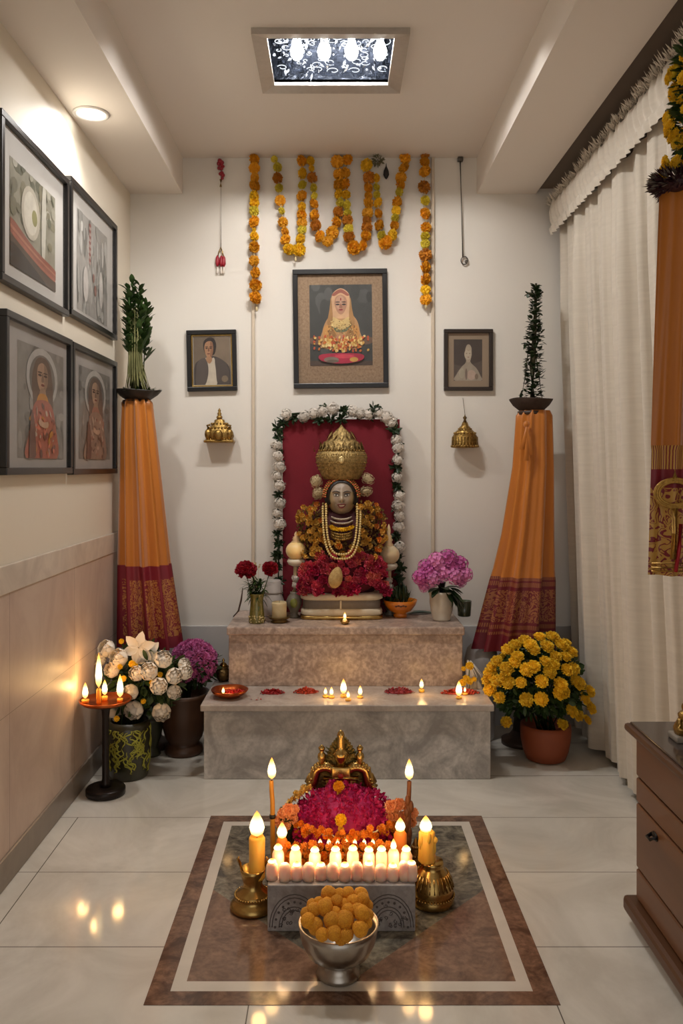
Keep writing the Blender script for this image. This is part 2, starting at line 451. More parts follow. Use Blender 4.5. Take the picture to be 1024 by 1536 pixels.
# two marble steps of the shrine
LSX0, LSX1, LSY = -0.522, 0.615, 3.305
mb = MB(); box(mb, (LSX0, LSY, 0), (LSX1, D - .013, .272), .003); 
t = thing('marble_step', 'low wide grey marble step holding candles and petal heaps', 'step')
mb.build('riser', STEPM, t, smooth=False)
mb = MB(); box(mb, (LSX0 - .012, LSY - .014, .272), (LSX1 + .012, D - .013, .298), .004)
mb.build('slab', STEPTOP, t, smooth=False)
USX0, USX1, USY = -0.458, 0.545, 3.575
t = thing('marble_plinth', 'upper pink-grey granite step carrying the idol and vases', 'step')
mb = MB(); box(mb, (USX0, USY, .298), (USX1, D - .013, .518), .003); mb.build('riser', PINKGRAN, t, smooth=False)
mb = MB(); box(mb, (USX0 - .008, USY - .012, .518), (USX1 + .008, D - .013, .554), .006); mb.build('slab', PINKGRAN, t, smooth=False)
ZU, ZL = .554, .298

# ceiling light
t = thing('ceiling_light', 'square recessed ceiling light with chrome frame and crystal drops', 'ceiling light', (0, 0, ZC))
FR = mat('brushed_light_frame', (190, 182, 172), 0.4, 0.5, 0.3, 40, (140, 132, 122))
def frame_ring(mb, lo, hi, w, z0, z1, zin=None):
    """rectangular ring in XY with bevelled inner edge"""
    zin = z1 if zin is None else zin
    (a0, b0), (a1, b1) = lo, hi
    O = [(a0, b0), (a1, b0), (a1, b1), (a0, b1)]; I = [(a0 + w, b0 + w), (a1 - w, b0 + w), (a1 - w, b1 - w), (a0 + w, b1 - w)]
    vs = [(*p, z0) for p in O] + [(*p, z1) for p in O] + [(*p, zin) for p in I] + [(*p, z0) for p in I]
    fs = []
    for k in range(4):
        n = (k + 1) % 4
        fs += [(k, n, 4 + n, 4 + k), (4 + k, 4 + n, 8 + n, 8 + k), (8 + k, 8 + n, 12 + n, 12 + k), (12 + k, 12 + n, n, k)]
    mb.add(vs, fs)
mb = MB(); frame_ring(mb, (LX0, LY0), (LX1, LY1), .05, 0, -.022, -.012); mb.build('frame', FR, t, smooth=False)
mb = MB(); q = (hx0, hx1, hy0, hy1); zz = .16
mb.add([(q[0], q[2], 0), (q[1], q[2], 0), (q[1], q[3], 0), (q[0], q[3], 0), (q[0], q[2], zz), (q[1], q[2], zz), (q[1], q[3], zz), (q[0], q[3], zz)],
       [(0, 1, 5, 4), (1, 2, 6, 5), (2, 3, 7, 6), (3, 0, 4, 7), (4, 5, 6, 7)])
MIRR = mat('mirror_housing', (62, 66, 74), 0.22, 1.0, 0.9, 45, (20, 22, 26), bump=0.8, bscale=45)
mb.build('mirror_housing', MIRR, t, smooth=False)
BULB = emit('bulb_glass', (255, 252, 246), 26.0)
CRYS = mat('crystal', (235, 240, 246), 0.05, 0.0, trans=1.0, spec=0.8)
SHARD = emit('crystal_sparkle_glow', (240, 246, 255), 1.1)  # sparkle of drops and wires put in as a glow of their own
for i, bx in enumerate((-0.141, -0.041, 0.059, 0.163)):
    mb = MB(); lathe(mb, [(.012, .05), (.014, .03), (.020, .018), (.025, 0), (.021, -.02), (.012, -.031), (.002, -.034)], 14)
    mb.build('bulb', BULB, t, (bx, 3.05, .04))
for i in range(99):                              # cut-crystal drops hanging in the recess, most with the sparkle glow
    mb = MB(); l = R(.012, .03); w = R(.003, .007)
    lathe(mb, [(.0005, 0), (w, -l * .35), (w * .8, -l * .6), (.0005, -l)], 5)
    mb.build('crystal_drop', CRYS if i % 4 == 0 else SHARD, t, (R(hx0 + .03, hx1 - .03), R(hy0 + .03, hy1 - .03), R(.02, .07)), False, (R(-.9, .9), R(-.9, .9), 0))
for i in range(70):                              # scrolled wire ornament around the bulbs, given the sparkle glow
    mb = MB(); c0 = Vector((R(hx0 + .04, hx1 - .04), R(hy0 + .05, hy1 - .05), R(.015, .06))); a0 = R(0, 6); rr = R(.010, .028)
    tube(mb, [c0 + Vector((rr * math.cos(a0 + k * .5) * (1 - k * .05), rr * math.sin(a0 + k * .5) * (1 - k * .05), 0)) for k in range(12)], .0016, 5)
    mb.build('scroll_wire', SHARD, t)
for bx in (-0.155, -0.055, 0.05, 0.15):
    l = bpy.data.lights.new('bulb_light', 'POINT'); l.energy = 15.0; l.color = (1.0, .97, .94); l.shadow_soft_size = .025
    o = bpy.data.objects.new('bulb_light', l); COL.objects.link(o); o.location = (bx, 2.95, ZC + .06)
# downlight in the left band
t = thing('downlight', 'round lit downlight in the left ceiling band', 'ceiling light', (-0.905, 3.087, ZS))
mb = MB(); lathe(mb, [(.066, 0), (.067, -.004), (.06, -.007), (.052, -.005), (.05, 0)], 32); mb.build('trim_ring', mat('white_trim', (226, 222, 216), .5), t)
mb = MB(); lathe(mb, [(.0505, -.001), (.045, -.0052), (.001, -.0055)], 24); mb.build('lens', emit('downlight_lens', (255, 252, 244), 9.0), t)
l = bpy.data.lights.new('downlight_beam', 'SPOT'); l.energy = 26; l.color = (1, .97, .93); l.spot_size = 2.7; l.spot_blend = .9; l.shadow_soft_size = .04
o = bpy.data.objects.new('downlight_beam', l); COL.objects.link(o); o.location = (-0.905, 3.0, ZS - .03); o.rotation_euler = (0, -.12, 0)

# ---------------------------------------------------------------- pictures
PRINT = mat('printed_picture', (255, 255, 255), 0.55, attr=True, var=0.45, vscale=26)
MOUNT = mat('mount_board', (200, 196, 190), 0.8)
GREYMOUNT = mat('grey_mount_board', (172, 166, 160), 0.8, var=.2, vscale=12)
def glass_mat():
    m = bpy.data.materials.new('picture_glass'); m.use_nodes = True; nt = m.node_tree; nt.nodes.clear()
    fr = nd(nt, 'ShaderNodeFresnel', _IOR=1.45); tr = nd(nt, 'ShaderNodeBsdfTransparent'); gl = nd(nt, 'ShaderNodeBsdfGlossy', _Roughness=.08)
    mx = nd(nt, 'ShaderNodeMixShader'); o = nd(nt, 'ShaderNodeOutputMaterial')
    hf = nd(nt, 'ShaderNodeMath', operation='MULTIPLY'); hf.inputs[1].default_value = .35; nt.links.new(fr.outputs[0], hf.inputs[0]); nt.links.new(hf.outputs[0], mx.inputs[0]); nt.links.new(tr.outputs[0], mx.inputs[1]); nt.links.new(gl.outputs[0], mx.inputs[2]); nt.links.new(mx.outputs[0], o.inputs['Surface'])
    return m
GLASS = glass_mat()
def ell(cx, cy, rx, ry, n=24, rot=0.0, a0=0.0, a1=2 * PI):
    o = []
    for i in range(n):
        a = a0 + (a1 - a0) * i / (n if a1 - a0 > 6.2 else n - 1)
        x, y = rx * math.cos(a), ry * math.sin(a)
        o.append((cx + x * math.cos(rot) - y * math.sin(rot), cy + x * math.sin(rot) + y * math.cos(rot)))
    return o
def smooth_poly(p, k=4):
    o = []; n = len(p)
    for i in range(n):
        a, b, c, d = (Vector(p[(i + j - 1) % n]) for j in range(4))
        for s in range(k):
            t = s / k
            q = 0.5 * ((2 * b) + (c - a) * t + (2 * a - 5 * b + 4 * c - d) * t * t + (3 * b - a - 3 * c + d) * t ** 3)
            o.append((q.x, q.y))
    return o
def picture(name, label, loc, rotz, w, h, fw, depth, mount, shapes, fmat=BLACK, mmat=MOUNT, tilt=0.0, liner=None, group=None):
    """framed picture, local X right, Z up, facing -Y; back at y=0"""
    t = thing(name, label, 'picture', loc, (0, tilt, rotz), group)
    mb = MB()
    for (a0, a1, b0, b1) in ((-w / 2, w / 2, h / 2 - fw, h / 2), (-w / 2, w / 2, -h / 2, -h / 2 + fw), (-w / 2, -w / 2 + fw, -h / 2 + fw, h / 2 - fw), (w / 2 - fw, w / 2, -h / 2 + fw, h / 2 - fw)):
        box(mb, (a0, -depth, b0), (a1, 0, b1), .0025)
    mb.build('frame', fmat, t, smooth=False)
    iw, ih = w - 2 * fw, h - 2 * fw; yb = -depth * .35
    mb = MB(); box(mb, (-iw / 2, yb, -ih / 2), (iw / 2, 0, ih / 2)); mb.build('mount', mmat, t, smooth=False)
    if liner:
        mb = MB(); lw = liner[0]
        for (a0, a1, b0, b1) in ((-iw / 2, iw / 2, ih / 2 - lw, ih / 2), (-iw / 2, iw / 2, -ih / 2, -ih / 2 + lw), (-iw / 2, -iw / 2 + lw, -ih / 2 + lw, ih / 2 - lw), (iw / 2 - lw, iw / 2, -ih / 2 + lw, ih / 2 - lw)):
            box(mb, (a0, yb - .004, b0), (a1, yb, b1), .001)
        mb.build('liner', liner[1], t, smooth=False)
    pl, pr, pb, pt = mount
    pw, ph = iw - pl - pr, ih - pb - pt; ox, oz = -iw / 2 + pl, -ih / 2 + pb
    mb = MB(); k = 0
    for col, poly in shapes:
        k += 1; y = yb - .0006 - .00004 * k
        pts = [(ox + min(1, max(0, x)) * pw, y, oz + min(1, max(0, v)) * ph) for x, v in poly]
        mb.add(pts, [tuple(range(len(pts)))], 0, col)
    mb.build('print', PRINT, t, smooth=False)
    mb = MB(); yg = -depth * .35 - .0006 - .00004 * (k + 2)
    yg = min(yg, -depth * .75)
    mb.add([(-iw / 2, yg, -ih / 2), (iw / 2, yg, -ih / 2), (iw / 2, yg, ih / 2), (-iw / 2, yg, ih / 2)], [(0, 1, 2, 3)])
    mb.build('glass', GLASS, t, smooth=False)
    return t
FULL = [(0, 0), (1, 0), (1, 1), (0, 1)]
S = smooth_poly
# four large pictures on the left wall
def leftpic(label, ya, yb, za, zb, mount, shapes, mm):
    picture('framed_picture', label, (XL, (ya + yb) / 2, (za + zb) / 2), PI / 2, yb - ya, zb - za, .022, .026, mount, shapes, mmat=mm, group=None)
a1 = [((150, 146, 128), FULL)]
rr = random.Random(3)
for i in range(46):
    x, y = rr.random(), rr.uniform(.4, 1); a1.append((rr.choice([(120, 116, 96), (168, 164, 146), (134, 128, 104), (104, 104, 84), (184, 180, 164)]), ell(x, y, rr.uniform(.03, .09), rr.uniform(.02, .07), 9, rr.random() * 3)))
a1 += [((196, 188, 170), ell(.42, .62, .2, .26)), ((216, 210, 194), ell(.42, .62, .15, .21)), ((150, 146, 92), ell(.5, .6, .06, .08)), ((204, 200, 186), S([(.66, .3), (.74, .3), (.76, .95), (.68, .97)])),
       ((92, 78, 66), S([(0, .42), (.3, .34), (.7, .2), (1, .1), (1, 0), (0, 0)])), ((150, 92, 74), S([(0, .44), (.5, .3), (1, .22), (1, .12), (.5, .18), (0, .3)])), ((176, 120, 96), S([(0, .38), (.5, .26), (1, .18), (1, .165), (.5, .235), (0, .35)])), ((60, 54, 48), S([(0, .22), (.4, .13), (.75, .02), (.7, 0), (0, 0)])), ((168, 104, 84), S([(.1, .31), (.6, .18), (.95, .13), (.95, .1), (.6, .15), (.1, .27)]))]
leftpic('large black-framed garden arch print, upper left nearest the viewer on the left wall', 2.40, 3.008, 1.78, 2.275, (.073, .086, .045, .08), a1, MOUNT)
a2 = [((168, 164, 158), FULL)]
for i in range(70):
    x, y = rr.random(), rr.random(); g = rr.randrange(126, 206); a2.append(((g, g - 2, g - 8), ell(x, y, rr.uniform(.015, .05), rr.uniform(.05, .16), 9)))
for i in range(14):
    y = .55 + i * .03; a2.append(((150, 96, 88) if i % 2 else (184, 160, 150), ell(.38 + .01 * rr.random(), y, .035, .02, 8)))
a2 += [((140, 100, 92), ell(.5, .42, .03, .05, 8)), ((150, 110, 100), ell(.56, .3, .04, .06, 8)), ((206, 200, 194), ell(.25, .3, .08, .18)), ((206, 202, 196), ell(.75, .35, .07, .2))]
leftpic('pale abstract print in thin black frame, upper right of the left wall group', 3.03, 3.67, 1.795, 2.30, (.09, .088, .02, .06), a2, MOUNT)
def saint(bg, veil, skin, robe, robe2, n, seed):
    q = random.Random(seed); o = [(bg, FULL)]
    for i in range(40):
        g = q.randrange(-24, 24); o.append((tuple(max(0, min(255, c + g)) for c in bg), ell(q.random(), q.random(), q.uniform(.02, .07), q.uniform(.03, .09), 8)))
    o += [((186, 182, 176), ell(.5, .73, .34, .27)), (tuple(c - 14 for c in bg), ell(.5, .72, .28, .22)),
          (veil, S([(.3, .45), (.27, .7), (.36, .88), (.5, .92), (.64, .88), (.72, .7), (.74, .4), (.78, 0), (.14, 0), (.24, .3)])),
          (skin, S([(.38, .72), (.4, .83), (.5, .87), (.6, .82), (.62, .72), (.57, .63), (.5, .6), (.43, .63)])),
          (tuple(int(c * .84) for c in skin), S([(.53, .86), (.6, .82), (.62, .72), (.57, .63), (.52, .61), (.54, .74)])),
          ((84, 62, 50), ell(.44, .755, .04, .011, 10)), ((84, 62, 50), ell(.56, .755, .04, .011, 10)), ((96, 74, 60), ell(.44, .78, .05, .008, 10)), ((96, 74, 60), ell(.56, .78, .05, .008, 10)),
          (tuple(int(c * .76) for c in skin), S([(.49, .77), (.51, .77), (.53, .7), (.47, .7)])), ((128, 72, 62), ell(.5, .668, .04, .012, 10)),
          (tuple(int(c * .9) for c in skin), S([(.45, .63), (.55, .63), (.57, .54), (.43, .54)])),
          (robe2, S([(.42, .58), (.58, .58), (.62, .48), (.38, .48)])),
          (robe, S([(.34, .5), (.45, .53), (.6, .53), (.72, .47), (.8, .28), (.82, 0), (.16, 0), (.22, .22), (.27, .4)]))]
    for i in range(n):
        x, y = q.uniform(.24, .76), q.uniform(.02, .48)
        o.append((q.choice([robe2, tuple(int(c * .75) for c in robe), tuple(min(255, int(c * 1.2)) for c in robe), (196, 176, 156), (122, 88, 76)]), ell(x, y, q.uniform(.015, .05), q.uniform(.006, .03), 8, q.random() * 3)))
    o += [((196, 160, 136), S([(.42, .36), (.5, .33), (.6, .34), (.6, .29), (.5, .28), (.4, .31)])), ((120, 86, 74), S([(.24, .4), (.3, .36), (.34, .05), (.28, 0), (.2, 0)]))]
    return o
leftpic('black-framed print of a veiled saint in a red robe, lower left of the group', 2.434, 3.046, 1.215, 1.703, (.10, .035, .03, .05), saint((142, 136, 128), (116, 96, 82), (184, 150, 124), (176, 104, 84), (198, 138, 60), 60, 5), GREYMOUNT)
leftpic('black-framed sepia print of a robed figure, lower right beside the plant stand', 3.055, 3.67, 1.21, 1.70, (.09, .045, .038, .05), saint((134, 130, 124), (112, 94, 84), (176, 146, 122), (156, 128, 112), (166, 116, 98), 60, 9), GREYMOUNT)
# centre icon
PATT = mat('patterned_mount', (176, 148, 118), 0.7, var=.8, vscale=95, rgb2=(116, 90, 66), bump=.3, bscale=120)
ic = [((70, 70, 66), FULL)]
q = random.Random(11)
for i in range(30):
    g = q.randrange(54, 92); ic.append(((g, g, g - 4), ell(q.random(), q.random(), q.uniform(.05, .16), q.uniform(.05, .14), 9)))
ic += [((88, 70, 58), S([(0, 0), (1, 0), (1, .05), (0, .06)])), ((120, 92, 72), S([(.05, .26), (.95, .26), (.92, .36), (.08, .36)])),
       ((196, 150, 100), S([(.18, .22), (.2, .42), (.26, .55), (.36, .66), (.34, .78), (.38, .9), (.5, .95), (.62, .9), (.64, .78), (.66, .66), (.76, .55), (.8, .42), (.82, .22)])),
       ((222, 178, 136), S([(.35, .8), (.38, .9), (.5, .955), (.62, .9), (.65, .8), (.66, .62), (.5, .58), (.34, .62)])),
       ((168, 96, 76), S([(.36, .88), (.5, .945), (.63, .88), (.6, .86), (.5, .9), (.4, .86)])),
       ((190, 140, 110), S([(.4, .76), (.42, .84), (.5, .875), (.58, .84), (.6, .76), (.56, .67), (.5, .63), (.44, .67)])),
       ((206, 162, 132), S([(.42, .78), (.44, .84), (.5, .865), (.55, .82), (.5, .7), (.45, .7)])),
       ((40, 30, 26), ell(.45, .755, .034, .01, 10)), ((40, 30, 26), ell(.55, .755, .034, .01, 10)), ((60, 44, 36), ell(.45, .785, .04, .007, 10)), ((60, 44, 36), ell(.55, .785, .04, .007, 10)),
       ((160, 108, 84), S([(.49, .76), (.51, .76), (.525, .715), (.475, .715)])), ((150, 52, 50), ell(.5, .69, .035, .011, 10)), ((160, 30, 34), ell(.5, .82, .01, .018, 8)),
       ((226, 196, 130), S([(.3, .55), (.38, .6), (.5, .555), (.62, .6), (.7, .55), (.62, .46), (.5, .43), (.38, .46)])),
       ((120, 132, 100), S([(.3, .5), (.4, .47), (.5, .44), (.6, .47), (.7, .52), (.66, .45), (.5, .41), (.36, .44)])),
       ((214, 156, 84), S([(.22, .46), (.32, .5), (.42, .4), (.4, .28), (.24, .25)])), ((210, 150, 80), S([(.78, .46), (.68, .5), (.58, .4), (.6, .28), (.76, .25)]))]
ic += [((168, 122, 70), S([(.3, .42), (.36, .46), (.44, .34), (.4, .28), (.32, .3)])), ((172, 126, 74), S([(.7, .42), (.64, .46), (.56, .34), (.6, .28), (.68, .3)])),
       ((196, 140, 108), S([(.42, .36), (.5, .38), (.58, .36), (.57, .31), (.5, .3), (.43, .31)])), ((178, 132, 78), S([(.345, .84), (.37, .6), (.33, .5), (.28, .52), (.32, .7)])), ((182, 136, 82), S([(.655, .84), (.63, .6), (.67, .5), (.72, .52), (.68, .7)]))]
for i in range(80):
    x = q.uniform(.24, .76); ic.append((q.choice([(226, 186, 112), (150, 104, 56), (124, 86, 50)]), ell(x, q.uniform(.3, .5), .012, .006, 6, q.random() * 3)))
for i in range(150):
    x = q.gauss(.5, .22); y = q.uniform(.17, .36)
    ic.append((q.choice([(226, 176, 84), (240, 204, 120), (214, 120, 50), (206, 90, 50), (250, 220, 150)]), ell(min(.93, max(.07, x)), y, .022, .016, 7, q.random() * 3)))
ic += [((190, 46, 74), S([(.2, .14), (.8, .14), (.82, .06), (.5, .02), (.18, .06)])), ((150, 134, 120), ell(.34, .07, .12, .035, 14)), ((120, 104, 90), ell(.36, .05, .1, .02, 14)), ((216, 168, 84), ell(.7, .07, .07, .03, 10)), ((222, 74, 92), ell(.55, .11, .16, .025, 12))]
for i in range(60):
    ic.append((q.choice([(246, 222, 150), (200, 160, 90), (150, 120, 70)]), ell(q.uniform(.32, .68), q.uniform(.43, .57), .009, .007, 6)))
c = P(510.5, 494, D)
picture('framed_picture', 'large framed icon of a seated veiled deity above the shrine', (c.x, D, c.z), 0, .452, .568, .024, .028, (.055, .05, .085, .048), ic, mmat=PATT, tilt=-.012)
por = [((122, 106, 88), FULL), ((140, 122, 102), S([(.55, .5), (1, .4), (1, 1), (.6, 1)])), ((74, 66, 62), S([(0, .0), (.02, .38), (.12, .5), (.3, .56), (.44, .6), (.62, .58), (.8, .5), (.96, .36), (1, 0)])),
       ((212, 200, 180), S([(.32, .56), (.42, .5), (.56, .56), (.6, .3), (.62, 0), (.3, 0), (.38, .3)])), ((96, 86, 80), S([(.1, .46), (.32, .55), (.4, .3), (.3, 0), (.06, 0)])), ((90, 80, 74), S([(.9, .42), (.6, .56), (.6, .3), (.66, 0), (.96, 0)])),
       ((50, 38, 32), S([(.28, .74), (.28, .9), (.42, .985), (.56, .96), (.62, .84), (.6, .7), (.54, .62), (.36, .62)])), ((186, 140, 104), S([(.3, .74), (.32, .86), (.42, .91), (.52, .88), (.54, .74), (.5, .62), (.42, .55), (.34, .62)])), ((150, 106, 78), S([(.46, .88), (.53, .86), (.54, .72), (.5, .6), (.45, .57), (.46, .7)])),
       ((60, 42, 34), ell(.36, .76, .035, .012, 9)), ((60, 42, 34), ell(.47, .76, .035, .012, 9)), ((70, 50, 40), ell(.36, .79, .045, .01, 9)), ((70, 50, 40), ell(.47, .79, .045, .01, 9)), ((132, 90, 66), S([(.41, .77), (.43, .77), (.44, .7), (.39, .7)])), ((126, 74, 60), ell(.41, .645, .045, .012, 9)), ((180, 136, 100), S([(.36, .58), (.48, .58), (.5, .5), (.42, .44), (.34, .52)])), ((140, 122, 100), ell(.84, .12, .09, .07, 12))]
c = P(318.3, 541.5, D)
picture('framed_picture', 'small gilt-lined portrait of a man in a dark coat, left wall section', (c.x, D, c.z), 0, .238, .292, .021, .024, (.01, .01, .01, .01), por, tilt=-.02, liner=(.008, BRASS))
lady = [((104, 92, 84), FULL), ((88, 78, 72), S([(0, .4), (1, .5), (1, 1), (0, 1)])), ((176, 164, 146), S([(.06, 0), (.1, .16), (.28, .34), (.4, .42), (.45, .5), (.56, .5), (.62, .42), (.8, .3), (.94, .12), (.96, 0)])), ((196, 180, 160), S([(.4, .6), (.42, .8), (.53, .86), (.62, .8), (.62, .6), (.56, .46), (.46, .46)])), ((206, 194, 172), ell(.5, .64, .13, .13)), ((188, 172, 150), ell(.52, .8, .09, .08)), ((150, 132, 116), ell(.45, .66, .03, .01, 8)), ((150, 132, 116), ell(.56, .66, .03, .01, 8)), ((150, 110, 100), ell(.51, .57, .035, .01, 8)), ((200, 176, 160), ell(.62, .14, .16, .12)), ((186, 176, 156), ell(.28, .18, .1, .12)), ((140, 122, 110), ell(.44, .16, .04, .14)), ((146, 128, 112), ell(.8, .1, .06, .07))]
c = P(701.5, 540.5, D)
picture('framed_picture', 'small dark-framed faded portrait of a pale woman, right wall section', (c.x, D, c.z), 0, .234, .294, .018, .024, (.03, .032, .03, .03), lady, mmat=mat('taupe_mount', (164, 144, 122), .8), fmat=mat('dark_brown_frame', (44, 34, 28), .35))
# ==================================================================== WALL DECORATION
MG = {}
for nm, mt in (('O', ORANGE), ('Y', YELLOW), ('L', LIME)):
    MG[nm] = [mesh_of(pompom(n, 1.0, .2, .5, .3, -1, .14, (1, 1, .9)), 'marigold_head', mt, False) for n in (130, 150)]
MG['D'] = [mesh_of(pompom(120, 1, .2, .5, .3), 'dried_head', mat('dried_orange', (194, 122, 22), .8, var=.5, vscale=4, rgb2=(150, 84, 12), rnd=.15), False)]
def bloom(parent, loc, r, kind, name='marigold'):
    return inst(name, random.choice(MG[kind]), parent, loc, (r, r, r * R(.8, .95)), (R(-.6, .6) + PI / 2, R(-.6, .6), R(0, 6)))
def wall_garland(label, pts, tail=None, off=(360, 210), k=3.2, grp=None, ymul=1.0):
    """blossoms threaded on a string in front of the back wall; pts are (x, y, kind, r) in a 3.2x reading"""
    y = D - .036
    pts = list(pts); k2 = 0
    while k2 < len(pts) - 1:
        a, b = pts[k2], pts[k2 + 1]; ra, rb = (a[3] * 1.12, b[3] * 1.12); L = math.hypot(a[0] - b[0], a[1] - b[1])
        if L > ra + rb + 10: pts.insert(k2 + 1, ((a[0] * rb + b[0] * ra) / (ra + rb), (a[1] * rb + b[1] * ra) / (ra + rb), random.choice('YLYO'), min(22, max(11, (L - ra - rb) * .62))))
        k2 += 1
    w = [(P(off[0] + p[0] / k, off[1] + p[1] / k, y), p[2], p[3] * 1.14 / k / F * y) for p in pts]
    t = thing('flower_garland', label, 'garland', w[0][0], None, grp)
    o = w[0][0]
    mb = MB(); tube(mb, [p - o for p, _, _ in w] if len(w) > 1 else [], .0022, 5)
    if tail is not None:
        e = P(off[0] + tail[0] / k, off[1] + tail[1] / k, y); b = w[tail[2]][0] - o
        tube(mb, [b, e - o], .0022, 5); ball(mb, e - o, (.006, .006, .012), 8)
    mb.build('string', mat('garland_string', (206, 190, 150), .8), t)
    for p, kd, r in w: bloom(t, p - o, r, kd)
    return t
O_, Y_, L_, D_ = 'OYLD'
wall_garland('straight marigold strand hanging at left beside the narrow wall strip', [(68, 92, O_, 28), (68, 135, O_, 26), (70, 180, O_, 22), (70, 218, O_, 28), (68, 270, Y_, 26), (68, 302, Y_, 24), (66, 342, L_, 25), (66, 392, O_, 29), (68, 462, Y_, 22), (68, 515, O_, 27), (66, 580, O_, 26), (72, 637, O_, 28), (74, 697, O_, 29), (73, 755, O_, 31)], (80, 812, -1))
wall_garland('short U-shaped marigold swag, leftmost of the four over the icon', [(164, 92, L_, 16), (180, 130, L_, 22), (180, 182, D_, 27), (187, 230, L_, 20), (192, 290, O_, 25), (200, 340, L_, 18), (205, 395, O_, 24), (215, 440, O_, 22), (217, 478, O_, 26), (235, 525, Y_, 28), (283, 527, Y_, 30), (290, 475, Y_, 26), (297, 430, L_, 22), (297, 398, O_, 24), (296, 360, O_, 26), (296, 320, Y_, 22), (296, 268, O_, 26), (299, 215, L_, 22), (298, 160, Y_, 26), (296, 100, O_, 26)], (266, 572, 9))
wall_garland('U-shaped marigold swag, second from left over the icon', [(338, 100, Y_, 22), (347, 180, D_, 26), (352, 230, L_, 20), (355, 268, L_, 18), (355, 305, O_, 25), (357, 360, O_, 27), (362, 410, D_, 26), (382, 462, O_, 28), (420, 485, O_, 26), (442, 445, O_, 30), (462, 395, O_, 27), (472, 345, D_, 27), (478, 300, L_, 22), (472, 258, Y_, 24), (474, 215, O_, 27), (474, 165, O_, 27), (466, 105, O_, 30)])
wall_garland('deep U-shaped marigold swag, third from left over the icon', [(514, 95, O_, 26), (506, 155, O_, 24), (504, 210, O_, 26), (508, 262, Y_, 22), (513, 312, L_, 22), (515, 352, L_, 20), (516, 385, D_, 26), (519, 425, L_, 24), (523, 465, D_, 28), (546, 518, O_, 34), (590, 505, O_, 26), (604, 460, O_, 25), (607, 420, D_, 27), (609, 385, D_, 24), (612, 350, O_, 26), (616, 300, O_, 27), (616, 268, O_, 20), (616, 228, O_, 24), (620, 180, D_, 29), (606, 120, Y_, 30)])
wall_garland('U-shaped marigold swag, rightmost of the four over the icon', [(654, 182, Y_, 20), (655, 225, L_, 18), (656, 262, L_, 18), (662, 300, Y_, 24), (664, 352, O_, 24), (666, 408, O_, 27), (680, 460, L_, 24), (697, 490, O_, 34), (730, 455, Y_, 27), (741, 410, O_, 22), (744, 375, L_, 20), (749, 338, Y_, 22), (753, 297, O_, 27), (764, 250, L_, 22), (769, 215, O_, 24), (772, 180, O_, 26), (785, 132, O_, 26), (792, 84, O_, 28)])
wall_garland('straight marigold strand hanging at right beside the narrow wall strip', [(886, 62, D_, 26), (886, 105, O_, 24), (886, 150, O_, 28), (884, 225, D_, 31), (888, 290, L_, 24), (888, 352, O_, 28), (892, 420, O_, 26), (888, 462, L_, 22), (888, 498, L_, 22), (890, 550, D_, 31), (890, 610, O_, 30), (890, 668, O_, 28), (890, 718, Y_, 24), (891, 765, O_, 27)], (891, 800, -1))
# dried sprig and seed pod between swags
DRY = mat('dried_leaf', (86, 84, 58), .8, var=.6, vscale=40, rgb2=(150, 140, 110))
p = P(566, 240, D - .03); t = thing('dried_sprig', 'dried grey-green flower sprig pinned between the two right swags', 'dried flowers', p)
mb = MB()
for i in range(60):
    dd = rdir(); petal(mb, dd * R(.004, .022), dd * R(.024, .04), .005, rdir(), .002)
mb.build('florets', DRY, t, smooth=False)
p = P(579, 259, D - .02); t = thing('seed_pod', 'small black pod hanging beside the dried sprig', 'seed pod', p)
mb = MB(); lathe(mb, [(.001, .045), (.003, .03), (.012, .008), (.014, -.01), (.007, -.025), (.001, -.032)], 12); mb.build('pod', mat('black_pod', (26, 22, 20), .6), t)
# bead string at left
p = P(331, 238, D - .012); t = thing('bead_string', 'thin hanging string with red bead clusters at both ends', 'hanging ornament', p)
RED = mat('red_bead', (150, 24, 42), .4, rnd=.1)
mb = MB(); z1 = P(331, 378, D).z - p.z; tube(mb, [(0, 0, .0), (.001, 0, z1)], .0016, 6); mb.build('string', mat('dark_string', (96, 80, 72), .7), t)
mb = MB(); tube(mb, [(0, -.004, -.004), (0, .012, -.004)], .003, 6); mb.build('nail', BRASS, t)
for i in range(16):
    mb = MB(); ball(mb, (0, 0, 0), R(.007, .011), 8); mb.build('bead', RED, t, (R(-.012, .012), R(-.012, 0), -R(.005, .10)))
mb = MB(); tube(mb, [(0, 0, -.1), (0, -.002, -.135)], .006, 8); mb.build('clasp', BRASS, t)
mb = MB(); tube(mb, [(-.014, 0, z1 - .03), (-.008, 0, z1 - .002), (0, 0, z1 + .02), (.008, 0, z1 - .002), (.014, 0, z1 - .03)], .003, 6); mb.build('clasp', BRASS, t)
for sx in (-.016, .002, .014):
    mb = MB(); lathe(mb, [(.002, .02), (.008, .01), (.01, -.02), (.004, -.034)], 8); mb.build('tassel', RED, t, (sx, 0, z1 - .04 + R(-.004, .004)))
    mb = MB(); lathe(mb, [(.003, 0), (.006, -.03), (.002, -.034)], 8); mb.build('tassel_fringe', mat('white_thread', (222, 212, 200), .8), t, (sx, 0, z1 - .074))
# rod at right
p = P(690, 236, D - .012); t = thing('hanging_rod', 'thin grey metal rod with a ring hook at its lower end', 'hanging ornament', p)
STEEL = mat('dark_steel', (110, 106, 100), .35, .9)
mb = MB(); z1 = P(690, 386, D).z - p.z; tube(mb, [(0, 0, -.015), (0.012, 0, z1)], .0032, 8); mb.build('rod', STEEL, t)
mb = MB(); box(mb, (-.013, -.012, -.02), (.013, .012, .0), .003); mb.build('bracket', STEEL, t)
mb = MB(); tube(mb, [(.02 + .016 * math.cos(a * .42), 0, z1 - .018 + .019 * math.sin(a * .42)) for a in range(16)], .003, 6); mb.build('ring', STEEL, t)
mb = MB(); ball(mb, (.028, -.004, z1 - .024), .008, 8); mb.build('bob', STEEL, t)
